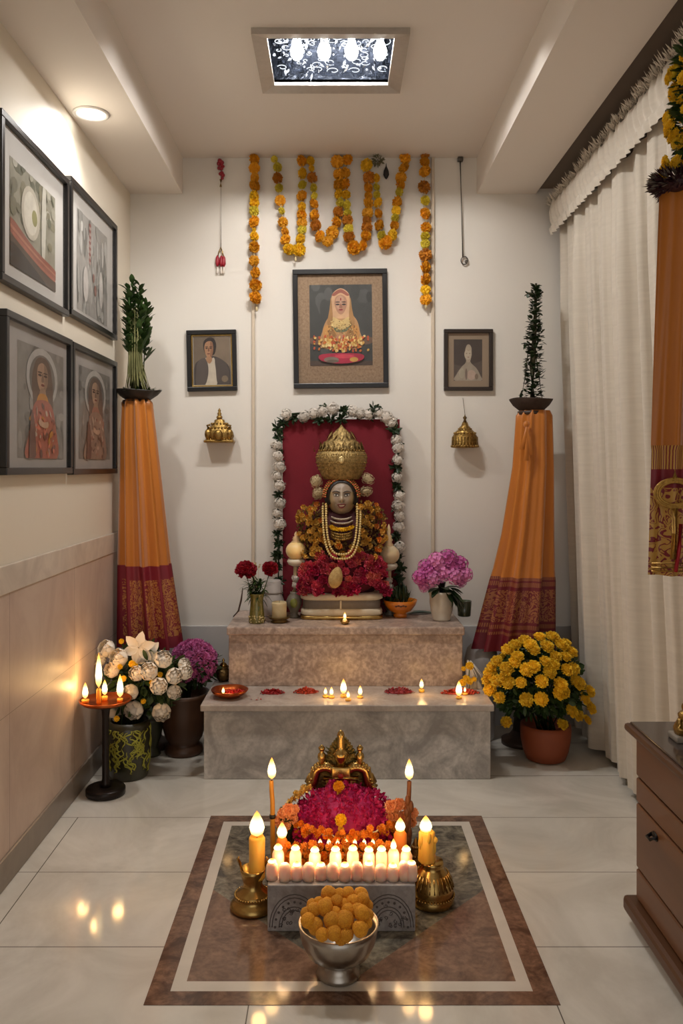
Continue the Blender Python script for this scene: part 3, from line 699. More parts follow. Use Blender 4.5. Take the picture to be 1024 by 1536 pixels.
# gilt temple ornaments
def beads(mb, r, z, n, br, sy=1.0, m=0):
    for i in range(n):
        a = 2 * PI * i / n; ball(mb, (r * math.cos(a), r * math.sin(a) * sy, z), br, 6, m)
p = P(329, 664, D - .045); t = thing('temple_ornament', 'gilt dome-shaped wall ornament under the portrait of the man', 'wall ornament', p)
mb = MB(); box(mb, (-.07, -.035, 0), (.07, .044, .012), .003); beads(mb, .062, .014, 28, .005, .55); mb.build('shelf', GOLD, t)
mb = MB(); lathe(mb, [(.058, .01), (.066, .03), (.062, .05), (.05, .07), (.04, .078), (.036, .09), (.024, .096), (.022, .108), (.012, .112)], 24, sy=.6, ripple=8, ramp=.05); beads(mb, .052, .07, 20, .006, .6); beads(mb, .038, .09, 14, .005, .6); mb.build('dome', GOLD, t)
mb = MB()
for sx in (-.05, .05): ball(mb, (sx, -.02, .04), (.018, .014, .026), 10); tube(mb, [(sx, -.02, .06), (sx * 1.1, -.02, .08), (sx * .8, -.02, .084)], .006, 6)
ball(mb, (0, -.04, .035), (.022, .012, .026), 10); mb.build('relief', GOLD, t)
mb = MB(); lathe(mb, [(.011, .108), (.015, .122), (.008, .13), (.011, .138), (.005, .146), (.008, .152), (.001, .164)], 12); mb.build('finial', GOLD, t)
p = P(697, 672, D - .05); t = thing('temple_ornament', 'gilt bell-shaped temple ornament hanging by a thread under the pale portrait', 'wall ornament', p)
mb = MB(); lathe(mb, [(.056, 0), (.063, .004), (.062, .012), (.06, .05), (.05, .066), (.052, .07), (.036, .084), (.03, .088), (.024, .1), (.018, .104), (.012, .122)], 24, sy=.75, ripple=12, ramp=.03); beads(mb, .062, .008, 26, .006, .75); mb.build('body', GOLD, t)
mb = MB()
for i in range(12):
    a = PI + PI * (i + .5) / 12; tube(mb, [(.06 * math.cos(a), .046 * math.sin(a), .01), (.058 * math.cos(a), .044 * math.sin(a), .052)], .004, 6)
mb.build('pillars', BRASS, t)
mb = MB(); beads(mb, .05, .07, 18, .005, .75); beads(mb, .03, .09, 12, .004, .75); mb.build('bead_rows', GOLD, t)
mb = MB(); lathe(mb, [(.01, .12), (.005, .135), (.01, .144), (.003, .152), (.001, .162)], 12); mb.build('finial', DARKBRASS, t)
mb = MB(); tube(mb, [(0, 0, .16), (-.003, .044, .24)], .0012, 5); mb.build('thread', mat('dark_string', (0, 0, 0)), t)

# ==================================================================== BACKDROP + IDOL
VELVET = mat('crimson_velvet', (120, 2, 26), .85, var=.4, vscale=5, rgb2=(78, 0, 14), sheen=.15, bump=.25, bscale=14)
YB = 3.945
bx0, bx1 = P(424, 0, YB).x, P(599, 0, YB).x; bz1 = P(0, 629, YB).z
mb = MB(); vs = []
nx, nz = 24, 36
for j in range(nz):
    for i in range(nx):
        x = bx0 + (bx1 - bx0) * i / (nx - 1); zz = ZU + (bz1 - ZU) * j / (nz - 1)
        vs.append((x, YB - .012 + .005 * math.sin(i * .9 + j * .25) * math.sin(j * .31 + 1), zz))
mb.add(vs, grid_faces(nx, nz))
box(mb, (bx0, YB - .006, ZU + .001), (bx1, YB + .035, bz1), .002)
tag(mb.build('backdrop_cloth', VELVET), 'crimson velvet backdrop panel standing behind the idol', 'backdrop')
# flower arch around the backdrop
WHITEB = mat('white_blossom', (230, 222, 210), .7, var=.4, vscale=6, rgb2=(182, 168, 156), rnd=.1)
def cluster_mesh(n=46, r=1.0, floret=.2):
    mb = MB()
    for d in fib(n):
        c0 = d * R(.55, 1.05) * r; u, w, _ = basis(d); a0 = R(0, 6)
        for k in range(5):
            a = a0 + 2 * PI * k / 5; e = u * math.cos(a) + w * math.sin(a)
            petal(mb, c0 + d * .02, c0 + e * floret + d * .06, floret * .3, d, -.03)
    ball(mb, (0, 0, 0), .5 * r, 10)
    return mb
WCL = [mesh_of(cluster_mesh(120, 1, .24), 'blossom_cluster', WHITEB, False) for i in range(2)]
def sprig_mesh(n, ln=.5, wd=.13, lo=-1, hi=1, r0=.25):
    mb = MB()
    for i in range(n):
        d = rdir(lo, hi); leaf(mb, d * R(0, r0), d + rdir() * .5, ln * R(.7, 1.3), wd * R(.7, 1.2), rdir(), R(-.2, .4))
    return mb
SPR = [mesh_of(sprig_mesh(40), 'leaf_sprig', DARKGREEN, False) for i in range(3)]
t = thing('floral_arch_garland', 'arched garland of white blossoms and green leaves framing the crimson backdrop', 'garland', (P(512, 0, YB).x, YB, bz1))
o = t.location.copy()
path = [(417, 895, 'g'), (418, 872, 'g'), (415, 850, 'g'), (418, 832, 'g')]
lft = [(418, 815, 'g'), (416, 800, 'g'), (420, 786, 'w'), (416, 770, 'w'), (419, 755, 'w'), (418, 742, 'g'), (419, 728, 'w'), (415, 714, 'w'), (419, 700, 'w'), (417, 684, 'w'), (414, 668, 'w'), (418, 655, 'g'), (416, 642, 'g'), (424, 632, 'g'), (440, 628, 'g')]
top = [(430, 622, 'w'), (456, 624, 'w'), (470, 620, 'w'), (484, 617, 'w'), (478, 630, 'g'), (496, 628, 'g'), (498, 614, 'w'), (512, 628, 'g'), (516, 616, 'g'), (528, 618, 'w'), (540, 620, 'w'), (552, 622, 'w'), (560, 614, 'g'), (567, 620, 'w'), (578, 626, 'w'), (586, 634, 'w')]
rgt = [(590, 646, 'g'), (594, 660, 'w'), (597, 672, 'w'), (597, 690, 'w'), (594, 702, 'g'), (596, 716, 'w'), (595, 730, 'g'), (598, 744, 'w'), (596, 758, 'w'), (599, 774, 'w'), (598, 790, 'w'), (594, 804, 'g'), (598, 820, 'w'), (597, 836, 'g'), (600, 852, 'g'), (597, 868, 'g'), (601, 884, 'g'), (599, 898, 'g')]
for (px, py, k) in path + lft + top + rgt:
    q_ = P(px, py, YB - .03) - o
    if k == 'w':
        inst('blossom_cluster', random.choice(WCL), t, q_ + Vector((R(-.003, .003), R(-.008, .0), 0)), R(.026, .032), (R(0, 6), R(0, 6), 0))
        if R(0, 1) < .8: inst('leaf_sprig', random.choice(SPR), t, q_ + Vector((R(-.01, .01), .012, R(-.02, .02))), R(.034, .044), (R(0, 6), R(0, 6), 0))
    else:
        inst('leaf_sprig', random.choice(SPR), t, q_, R(.042, .055), (R(0, 6), R(0, 6), 0))
mb = MB(); tube(mb, [P(x, y, YB - .03) - o for x, y, _ in path[:1] + lft + [top[0], top[3], top[8], top[13]] + rgt], .006, 6); mb.build('stem', DARKGREEN, t)

# base of the idol
YI = 3.80
CREAMGOLD = mat('cream_lacquer', (214, 202, 176), .4, var=.3, vscale=20, rgb2=(176, 160, 128)); 
def oval_slab(mb, cx, cy, rx, ry, z0, z1, bev, m=0, n=40, pw=.35):
    vs = []
    for (k, zz) in ((1 - bev / rx * 2, z0), (1, z0 + bev), (1, z1 - bev), (1 - bev / rx * 2, z1)):
        for i in range(n):
            a = 2 * PI * i / n; ca, sa = math.cos(a), math.sin(a)
            vs.append((cx + rx * k * math.copysign(abs(ca) ** pw, ca), cy + ry * k * math.copysign(abs(sa) ** pw, sa), zz))
    fs = grid_faces(n, 4, True); fs.append(tuple(reversed(range(n)))); fs.append(tuple(3 * n + i for i in range(n)))
    mb.add(vs, fs, m)
icx = P(512, 0, YI).x
t = thing('idol_pedestal', 'cream and gold two-tier oval pedestal beneath the idol', 'pedestal', (icx, YI, ZU))
mb = MB(); oval_slab(mb, 0, 0, .188, .075, 0, .018, .004); mb.build('foot', BRASS, t)
mb = MB(); oval_slab(mb, 0, 0, .184, .074, .016, .05, .008); mb.build('lower_tier', CREAMGOLD, t)
mb = MB(); oval_slab(mb, 0, 0, .176, .07, .048, .088, .002); mb.build('recess', mat('grey_taupe', (116, 106, 94), .5, var=.4, vscale=60), t)
mb = MB(); oval_slab(mb, 0, 0, .186, .076, .086, .116, .008); mb.build('upper_tier', CREAMGOLD, t)
mb = MB(); box(mb, (-.008, -.078, .05), (.0, -.06, .088), .002); mb.build('divider', CREAMGOLD, t)

fz = P(0, 745, YI).z                                # middle of the face
t = thing('deity_idol', 'goddess idol with grey-tan face, tall gilt crown and white ear flowers', 'idol', (icx, YI, ZU + .116))
o = t.location.copy(); hz = fz - o.z
SKIN = mat('painted_stone_skin', (172, 146, 116), .42, attr=True, var=.15, vscale=30)
HW, HH, HD = .066, .082, .07
def g(x, z, cx_, cz_, sx, sz): return math.exp(-((x - cx_) / sx) ** 2 - ((z - cz_) / sz) ** 2)
def face_y(x, z):                                   # x,z normalised to the head's half sizes
    w = 1.0 - .12 * max(0, -z) ** 1.5               # narrower chin
    s = max(0.0, 1 - (abs(x) / w) ** 2.3 - abs(z) ** 2.4)
    y = -math.sqrt(s)
    y -= .20 * g(x, z, 0, -.12, .12, .14) + .11 * g(x, z, 0, .08, .08, .24)       # nose
    y -= .05 * (g(x, z, .13, -.17, .07, .06) + g(x, z, -.13, -.17, .07, .06))
    y += .10 * (g(x, z, .37, .12, .19, .10) + g(x, z, -.37, .12, .19, .10))       # eye sockets
    y -= .06 * (g(x, z, .37, .11, .15, .065) + g(x, z, -.37, .11, .15, .065))
    y -= .05 * (g(x, z, .38, .3, .24, .05) + g(x, z, -.38, .3, .24, .05))         # brow ridge
    y -= .08 * (g(x, z, 0, -.42, .22, .06) + g(x, z, 0, -.54, .18, .06)) - .05 * g(x, z, 0, -.47, .22, .025)
    y -= .09 * g(x, z, 0, -.78, .2, .14)            # chin
    y -= .06 * (g(x, z, .5, -.22, .2, .2) + g(x, z, -.5, -.22, .2, .2))           # cheeks
    return y
def fp(x, z, out=0.0): return Vector((x * HW, face_y(x, z) * HD - out, hz + z * HH))
mb = MB(); N_ = 72; idx = {}; vs = []; cols = []
for j in range(N_ + 1):
    zt_ = -1 + 2 * j / N_; zc = math.sin(zt_ * PI / 2)
    w = 1.0 - .12 * max(0, -zc) ** 1.5; half = w * max(0.001, 1 - abs(zc) ** 2.4) ** (1 / 2.3)
    for i in range(N_ + 1):
        x = half * math.sin((-1 + 2 * i / N_) * PI / 2)
        p = fp(x, zc); vs.append(p)
        base = Vector((150, 130, 110)); base = base.lerp(Vector((190, 158, 104)), min(1, max(0, (abs(x) - .4) * 2.0)) * (zc < .3))
        base = base.lerp(Vector((196, 178, 152)), min(1, g(x, zc, 0, 0.0, .1, .35)))
        base = base.lerp(Vector((96, 82, 76)), .65 * min(1, g(x, zc, .37, .14, .24, .11) + g(x, zc, -.37, .14, .24, .11)))
        base = base.lerp(Vector((182, 150, 106)), .5 * g(x, zc, 0, -.75, .3, .16))
        mb.c.append(tuple(base))
cc = mb.c[:]; mb.c = []
mb.add(vs, grid_faces(N_ + 1, N_ + 1)); mb.c = cc
n0 = len(vs)
ball(mb, (0, .01, hz), (HW * .97, HD * .8, HH * .97), 24, 0, (160, 136, 110))
lathe(mb, [(.05, hz - .16), (.042, hz - .12), (.036, hz - .08), (.036, hz - .03)], 20, (0, .012, 0), col=(150, 124, 96))
mb.build('head', SKIN, t)
EYEW = mat('eye_white', (206, 196, 180), .3); IRIS = mat('iris_dark', (26, 18, 16), .25); LIP = mat('dark_red_lips', (112, 40, 40), .35); BROW = mat('brow_black', (34, 26, 24), .6)
for s in (-1, 1):
    mb = MB(); vs = []
    for k in range(13):
        u = -1 + k / 6
        for q_ in (-1, 0, 1): vs.append(fp(s * .37 + u * .17, .115 + q_ * .058 * (1 - u * u) ** .6 + .02 * u * s, .0016 + .001 * (q_ == 0)))
    mb.add(vs, grid_faces(3, 13)); e = mb.build('eye', EYEW, t)
    mb = MB(); pc = fp(s * .36, .118, .0012); ball(mb, pc, (.0048, .0025, .0046), 12); mb.build('iris', IRIS, e)
    mb = MB(); tube(mb, [fp(s * .37 + u * .19, .118 + .062 * max(0, 1 - u * u) ** .6 + .02 * u * s, .0022) for u in [k / 6 - 1 for k in range(13)]], .0013, 6)
    tube(mb, [fp(s * .37 + u * .17, .112 - .058 * max(0, 1 - u * u) ** .6 + .02 * u * s, .0018) for u in [k / 6 - 1 for k in range(13)]], .0006, 6); mb.build('eyelid_line', BROW, t)
    mb = MB(); tube(mb, [fp(s * (.12 + .5 * k / 8), .26 + .09 * math.sin(PI * (k / 8) * .8) - .05 * (k / 8) ** 2, .001) for k in range(9)], [.0012, .0016, .0018, .0018, .0018, .0016, .0014, .001, .0006], 6); mb.build('eyebrow', BROW, t)
    mb = MB(); ball(mb, fp(s * .075, -.215, -.0012), (.0028, .0018, .0018), 8); mb.build('nostril', BROW, t)
mb = MB()
tube(mb, [fp(u * .3, -.41 + .03 * abs(u) + (.012 if abs(abs(u) - .25) < .15 else 0), .0008) for u in [k / 6 - 1 for k in range(13)]], [.0008, .0018, .0024, .003, .0032, .003, .0027, .003, .0032, .003, .0024, .0018, .0008], 8)
tube(mb, [fp(u * .28, -.41 - .16 * (1 - u * u), .0006) for u in [k / 6 - 1 for k in range(13)]], [.0008, .002, .003, .0036, .004, .0043, .0043, .0043, .004, .0036, .003, .002, .0008], 8)
mb.build('lips', LIP, t)
mb = MB(); vs = []
for k in range(9):
    u = -1 + k / 4
    vs += [fp(u * .19, -.435, .0016), fp(u * .17, -.49 - .01 * (1 - u * u), .0016)]
mb.add(vs, grid_faces(2, 9)); mb.build('teeth', mat('teeth', (226, 216, 204), .3), t)
# hair cap framing the face
HAIR = mat('black_hair', (22, 17, 16), .5, bump=.5, bscale=160)
mb = MB(); vs = []
for k in range(33):
    a = PI * (-.16 + 1.32 * k / 32)
    for (rx, rz, y) in ((.057, .066, -.052), (.066, .079, -.045), (.078, .094, -.02), (.08, .098, .03)):
        vs.append((rx * math.cos(a), y, hz + .002 + rz * math.sin(a)))
mb.add(vs, grid_faces(4, 33)); mb.build('hair', HAIR, t)
# crown
GOLDC = mat('crown_gold', (196, 166, 106), .45, .7, .9, 75, (74, 58, 32), bump=1.0, bscale=130)
k_ = YI / F
prof_px = [(27, 719), (31, 712), (35, 703), (38, 693), (38.5, 686), (36, 678), (33, 675), (34, 672), (30, 668), (27, 662), (22, 656), (17, 652), (15, 648), (12, 643), (8, 638), (4, 633), (2, 628)]
ydz = lambda py: P(0, py, YI).z - o.z
mb = MB(); lathe(mb, [(r * k_, ydz(y + 13 if y < 660 else y)) for r, y in [(27, 719), (31, 712), (35, 703), (38, 693), (39, 686), (36.5, 679), (33, 676)]], 48, (0, .012, 0), sy=.8)
lathe(mb, [(34 * k_, ydz(677)), (31 * k_, ydz(670)), (26 * k_, ydz(663)), (20 * k_, ydz(659)), (16 * k_, ydz(655)), (13 * k_, ydz(650)), (8 * k_, ydz(645)), (3.5 * k_, ydz(641)), (.6 * k_, ydz(637))], 40, (0, .012, 0), sy=.8)
cr = mb.build('crown', GOLDC, t)
def rib_ring(r, py, br, n, sy=.8):
    mb = MB()
    for i in range(n):
        a = 2 * PI * i / n; ball(mb, (r * k_ * math.cos(a), .012 + r * k_ * sy * math.sin(a), ydz(py)), br, 6)
    return mb
rib_ring(34.5, 676, .0042, 44).build('crown_bead_row', GOLD, cr)
for (r, y) in ((37.5, 682), (38.6, 686), (38.2, 694), (36.8, 699), (35.2, 704)): rib_ring(r, y, .003, 60).build('crown_bead_row', GOLD, cr)
mb = MB()
for i in range(22):                                # pointed leaves standing round the crown's shoulder
    a = 2 * PI * i / 22; h = .045 + .012 * (i % 2)
    e = Vector((math.cos(a), .8 * math.sin(a), 0)); b = Vector((0, .012, ydz(676))) + e * 34 * k_
    tp = Vector((0, .012, ydz(676) + h * .75)) + e * 30 * k_
    for w_, q_ in ((.013, 0), (.008, .003)): petal(mb, b + e * q_, tp + e * q_, w_, e, -.005)
for i in range(12):
    a = 2 * PI * i / 12; e = Vector((math.cos(a), .8 * math.sin(a), 0)); b = Vector((0, .012, ydz(661))) + e * 25 * k_
    petal(mb, b, Vector((0, .012, ydz(646))) + e * 15 * k_, .012, e, -.005)
mb.build('crown_leaves', GOLDC, cr)
for x, y in ((480, 668), (472, 678), (541, 676)):
    mb = MB(); q_ = Vector(((x - 512) * k_, -.01, ydz(y))); tube(mb, [q_, q_ + Vector(((x - 512) * .0002, 0, .03))], [.003, .0006], 6)
    mb.build('crown_spike', GOLD, cr)
mb = MB(); ball(mb, (-.001, -39 * k_ * .8 + .012, ydz(690)), (.014, .006, .017), 14); mb.build('crown_jewel', mat('pale_gold_jewel', (226, 200, 140), .2, .5), cr)
mb = MB()
for row, (ra, rb, dy, m_) in enumerate(((.082, .094, -.03, 0), (.075, .085, -.046, 1), (.086, .1, -.018, 1))):
    for i in range(30):
        a = PI * (.02 + .96 * i / 29); ball(mb, (ra * .98 * math.cos(a), dy, hz - .004 + rb * math.sin(a)), .0052, 6, m_ if i % 2 else 1 - m_)
mb.build('crown_band', [GOLD, mat('red_gold_bead', (190, 96, 54), .4, .3)], t)
EARF = mesh_of(cluster_mesh(120, 1, .2), 'ear_flower', mat('cream_ear_flower', (216, 198, 158), .7, var=.5, vscale=5, rgb2=(150, 126, 88)), False)
# ear flowers: two pale rosettes on each side
for (x, y) in ((474, 722), (477, 740), (551, 718), (549, 737)):
    inst('ear_flower', EARF, t, ((x - 512) * k_, .0, ydz(y)), (.03, .024, .034), (R(0, 6), 0, R(0, 1)))
for s in (-1, 1):
    mb = MB(); lathe(mb, [(.002, .02), (.008, .012), (.011, 0), (.006, -.008), (.012, -.022), (.003, -.034)], 12); mb.build('earring', GOLD, t, (s * .07, -.03, hz - .045))
# body
mb = MB(); lathe(mb, [(.15, 0), (.165, .05), (.16, .12), (.165, .2), (.17, .27), (.15, .33), (.1, .365), (.05, .385)], 32, (0, .02, 0), sy=.42)
mb.build('torso', mat('dark_maroon_cloth', (66, 18, 24), .8), t)
mb = MB()
for i in range(26):
    a = PI * (1.05 + .9 * i / 25); ball(mb, (.05 * math.cos(a), .0 + .06 * math.sin(a), hz - .088 - .012 * math.sin((i / 25) * PI)), .0055, 6)
for i in range(30):
    a = PI * (1.02 + .96 * i / 29); ball(mb, (.056 * math.cos(a), -.008 + .062 * math.sin(a), hz - .1 - .018 * math.sin((i / 29) * PI)), .005, 6)
mb.build('silver_choker', mat('silver_bead', (190, 172, 150), .35, .6, .5, 80), t)
mb = MB()
for i in range(22):
    a = PI * (1.05 + .9 * i / 21); q_ = Vector((.056 * math.cos(a), -.014 + .062 * math.sin(a), hz - .125 - .02 * math.sin((i / 21) * PI)))
    for d in fib(10): petal(mb, q_, q_ + d * .012, .005, rdir(), 0)
mb.build('yellow_collar', YELLOW, t, smooth=False)
mb = MB()
for r_ in range(3):
    for i in range(16):
        a = PI * (1.1 + .8 * i / 15); ball(mb, (.05 * math.cos(a), -.02 + .06 * math.sin(a), hz - .155 - .011 * r_ - .012 * math.sin((i / 15) * PI)), .0062, 6)
mb.build('gold_collar', GOLD, t)
# shoulder garland of gold blossoms
GB = mat('gold_blossom', (206, 160, 64), .55, var=.5, vscale=60, rgb2=(140, 84, 30), rnd=.3)
OB = mat('amber_blossom', (214, 128, 40), .55, var=.5, vscale=60, rgb2=(150, 70, 20), rnd=.25)
GBM = [mesh_of(pompom(18, 1, .42, .3, .6, -.3, .2), 'gold_blossom', m_, False) for m_ in (GB, GB, OB)]
tg = thing('shoulder_garland', 'thick garland of gold and amber blossoms over the idol\'s shoulders', 'garland', (icx, YI - .02, ZU + .38))
og = tg.location.copy()
def shoulder_ok(px, py):
    dx = abs(px - 512)
    if dx < 25 and py < 812: return False
    if py < 754 + max(0, dx - 40) ** 1.6 * .08: return False
    return dx < 68 - max(0, 780 - py) * .35 - max(0, py - 800) * .3
OLG = mat('bronze_green_petal', (120, 92, 36), .7, var=.6, vscale=30, rgb2=(60, 50, 20))
mb = MB(); rq = random.Random(20); n = 0
while n < 1300:
    px = rq.uniform(445, 579); py = rq.uniform(752, 838)
    if not shoulder_ok(px, py): continue
    q_ = P(px, py, YI - .06 + (abs(px - 512) / 70) ** 2 * .05 + rq.uniform(-.004, .03)) - og
    petal(mb, q_, q_ + rdir() * rq.uniform(.012, .02), .006, rdir(), .002); n += 1
tag(mb.build('petal_filling', OLG, tg, smooth=False), kind='stuff')
n = 0; rq = random.Random(21)
while n < 98:
    px = rq.uniform(446, 578); py = rq.uniform(752, 836)
    dx = abs(px - 512)
    if not shoulder_ok(px, py): continue
    dep = YI - .075 + (dx / 70) ** 2 * .05
    q_ = P(px, py, dep) - og + Vector((0, rq.uniform(-.01, .012), 0))
    inst('gold_blossom', GBM[rq.choice((0, 1, 2) if (px > 560 or rq.random() < .3) else (0, 1))], tg, q_, rq.uniform(.015, .021), face_rot((rq.uniform(-.7, .7) + (px - 512) / 90, -1, rq.uniform(-.5, .7)))); n += 1
# long bead necklace
PEARL = mat('pearl_gold_bead', (222, 196, 132), .3, .3, rnd=.1)
tn = thing('bead_necklace', 'long double-row pearl and gold necklace hanging on the idol\'s chest', 'necklace', (icx, YI - .09, fz - .16))
on = tn.location.copy()
for off in (-.0075, .0075):
    mb = MB(); pts = []
    for k in range(61):
        u = -1 + k / 30; x = (.077 + off) * math.copysign(abs(math.sin(u * PI / 2)) ** .62, u); py = 760 + (75 + off * 450) * math.cos(u * PI / 2) ** .8
        d_ = YI - .095 - .012 * math.cos(u * PI / 2) + .04 * max(0, abs(u) - .8) * 3
        pts.append(Vector((icx + x, d_, P(0, py, d_).z)) - on)
    acc = 0; last = None
    for a, b in zip(pts, pts[1:]):
        L = (b - a).length; k = 0.0
        while acc + k <= L:
            pass
            q_ = a.lerp(b, min(1, (acc + k) / L)); ball(mb, q_, .0058, 7); k += .0108
        acc = acc + k - L
    mb.build('bead_row', PEARL, tn)
# heap of pink and red flowers on the lap
PINK = mat('rose_pink', (222, 96, 116), .6, var=.5, vscale=3, rgb2=(176, 36, 62), rnd=.25, sss=.1)
CORAL = mat('coral_bloom', (232, 130, 112), .6, var=.5, vscale=3, rgb2=(200, 60, 66), rnd=.2, sss=.1)
MAG = mat('crimson_bloom', (200, 44, 88), .6, var=.5, vscale=5, rgb2=(120, 8, 40), rnd=.2)
PK = [mesh_of(pompom(60, 1, .3, .35, .8, -.4, .25), 'carnation', m_, False) for m_ in (PINK, CORAL, MAG, PINK)]
th = thing('flower_heap', 'heap of pink, coral and crimson flowers piled across the idol\'s lap', 'flowers', (icx, YI - .03, ZU + .117))
oh = th.location.copy()
mb = MB(); 
ball(mb, (0, .0, .08), (.17, .05, .095), 24, fn=lambda d: 1.0); mb.build('heap_core', mat('dark_crimson', (90, 12, 30), .9), th)
n = 0
while n < 98:
    px = rq.uniform(449, 580); py = rq.uniform(830, 893); dx = abs(px - 514)
    if py < 826 + (dx / 66) ** 2 * 18: continue
    u = (py - 826) / 67
    q_ = P(px, py, YI - .062 - .05 * u + .045 * (dx / 66) ** 2) - oh
    if q_.z < .012: q_.z = .012
    m_ = 2 if py > 880 and rq.random() < .7 else rq.choice((0, 0, 1, 2, 3))
    inst('carnation', PK[m_], th, q_, rq.uniform(.024, .033), face_rot((rq.uniform(-.6, .6), -1, rq.uniform(-.2, .8)))); n += 1
p = P(503, 868, YI - .135); mb = MB()
NUT = mat('coconut_husk', (196, 164, 104), .8, var=.7, vscale=60, rgb2=(140, 104, 56), bump=.8, bscale=150)
ball(mb, (0, 0, 0), (.031, .024, .043), 16, fn=lambda d: 1 + .25 * max(0, d.z) ** 6)
tag(mb.build('coconut', NUT, None, p, rot=(0, .25, 0)), 'tan husked coconut resting on the pink flower heap', 'coconut')
# ==================================================================== DRAPED STANDS, CURTAIN, CABINET
def silk(name, rgb, rgb2):
    return mat(name, rgb, .42, var=.5, vscale=9, rgb2=rgb2, spec=.5, sheen=.4, stretch=(1, 1, .12), bump=.06, bscale=200)
SAFFRON = silk('saffron_silk', (190, 112, 16), (150, 78, 8))
def brocade(name, ground, gold, zlo, zhi, pitch, lines=(), dens=-.1):
    """woven border: crimson ground with gold scroll panels (UV: u = metres round, v = metres up from hem)"""
    m = bpy.data.materials.new(name); m.use_nodes = True; nt = m.node_tree; b = nt.nodes['Principled BSDF']
    b.inputs['Roughness'].default_value = .55
    tc = nd(nt, 'ShaderNodeTexCoord'); sp = nd(nt, 'ShaderNodeSeparateXYZ'); nt.links.new(tc.outputs['UV'], sp.inputs[0])
    wv = nd(nt, 'ShaderNodeTexNoise', _Scale=34.0, _Detail=1.5, _Distortion=1.2)
    nt.links.new(tc.outputs['UV'], wv.inputs['Vector'])
    cs = nd(nt, 'ShaderNodeMath', operation='MULTIPLY'); cs.inputs[1].default_value = 34.0; nt.links.new(wv.outputs['Fac'], cs.inputs[0])
    sn = nd(nt, 'ShaderNodeMath', operation='SINE'); nt.links.new(cs.outputs[0], sn.inputs[0])
    th = nd(nt, 'ShaderNodeMath', operation='GREATER_THAN'); th.inputs[1].default_value = dens; nt.links.new(sn.outputs[0], th.inputs[0])
    def band(lo, hi, sock):
        a = nd(nt, 'ShaderNodeMath', operation='GREATER_THAN'); a.inputs[1].default_value = lo; nt.links.new(sock, a.inputs[0])
        c = nd(nt, 'ShaderNodeMath', operation='LESS_THAN'); c.inputs[1].default_value = hi; nt.links.new(sock, c.inputs[0])
        mm = nd(nt, 'ShaderNodeMath', operation='MULTIPLY'); nt.links.new(a.outputs[0], mm.inputs[0]); nt.links.new(c.outputs[0], mm.inputs[1]); return mm.outputs[0]
    def mul(p, q):
        mm = nd(nt, 'ShaderNodeMath', operation='MULTIPLY'); nt.links.new(p, mm.inputs[0]); nt.links.new(q, mm.inputs[1]); return mm.outputs[0]
    f = mul(th.outputs[0], band(zlo, zhi, sp.outputs['Y']))
    if pitch:
        md = nd(nt, 'ShaderNodeMath', operation='FLOORED_MODULO'); md.inputs[1].default_value = pitch; nt.links.new(sp.outputs['X'], md.inputs[0])
        f = mul(f, band(pitch * .12, pitch * .88, md.outputs[0]))
    if lines:
        ck = nd(nt, 'ShaderNodeTexWave', _Scale=60.0, _Distortion=1.0); nt.links.new(tc.outputs['UV'], ck.inputs['Vector'])
        ct = nd(nt, 'ShaderNodeMath', operation='GREATER_THAN'); ct.inputs[1].default_value = .35; nt.links.new(ck.outputs['Fac'], ct.inputs[0])
        for lo, hi in lines:
            mx_ = nd(nt, 'ShaderNodeMath', operation='MAXIMUM'); nt.links.new(f, mx_.inputs[0]); nt.links.new(mul(band(lo, hi, sp.outputs['Y']), ct.outputs[0]), mx_.inputs[1]); f = mx_.outputs[0]
    sc = nd(nt, 'ShaderNodeMath', operation='MULTIPLY'); sc.inputs[1].default_value = .75; nt.links.new(f, sc.inputs[0])
    mx = nd(nt, 'ShaderNodeMix', data_type='RGBA'); mx.inputs['A'].default_value = lin(ground); mx.inputs['B'].default_value = lin(gold); nt.links.new(sc.outputs[0], mx.inputs['Factor'])
    nt.links.new(mx.outputs['Result'], b.inputs['Base Color'])
    return m
BRL = brocade('crimson_gold_brocade', (120, 22, 38), (184, 128, 62), .05, .30, .13)
BRR = brocade('maroon_gold_brocade', (104, 18, 32), (160, 104, 60), .13, .27, 0, ((.285, .305), (.312, .325), (.075, .087), (.1, .118)))

def drape(t, prof, dcen, dep, folds, zb, m_top, m_bot, seed, amp=.17):
    """cloth round a stand; prof rows are (py, left px, right px) read at depth dcen, zb(u) gives the height of the border's upper edge"""
    q = random.Random(seed); ph = [q.uniform(0, 6) for _ in range(4)]
    o = t.location
    rows = []
    for k in range(len(prof) - 1):
        for s in range(8): u = s / 8; rows.append([a + (b - a) * u for a, b in zip(prof[k], prof[k + 1])])
    rows.append(list(prof[-1])); n = 96; nr = len(rows)
    def pt(r, i, v):
        py, lx, rx = r; a = 2 * PI * i / n
        cx_ = (lx + rx) / 2; hw = (rx - lx) / 2
        w_ = math.sin(folds * a + ph[0] + .5 * math.sin(2 * a + ph[3]))
        f = amp * (.45 + .55 * v) * (1 - 2 * abs(w_) ** .7 + .35 * math.sin((folds * 3 - 2) * a + ph[1] + v))
        k = 1 + f - amp * .8
        x = cx_ + hw * k * math.cos(a); c = P(x, py, dcen)
        return Vector((c.x, dcen + dep(v) * k * math.sin(a), c.z)) - o
    V = [[pt(r, i, j / (nr - 1)) for i in range(n)] for j, r in enumerate(rows)]
    hem = V[-1][0].z
    def part(name, sel, m):
        mb = MB(); vs = [p for row in sel for p in row]
        mb.add(vs, grid_faces(n, len(sel), True))
        for j, row in enumerate(sel):
            for i, p in enumerate(row): mb.uv[j * n + i] = (1.2 * i / n, p.z - hem)
        return mb.build(name, m, t)
    cut = next(j for j, r in enumerate(rows) if r[0] >= zb)
    c = part('cloth', V[:cut + 1], m_top)
    d = part('cloth_border', V[cut:], m_bot)
    tag(d, 'crimson and gold woven border of the cloth')
    return c
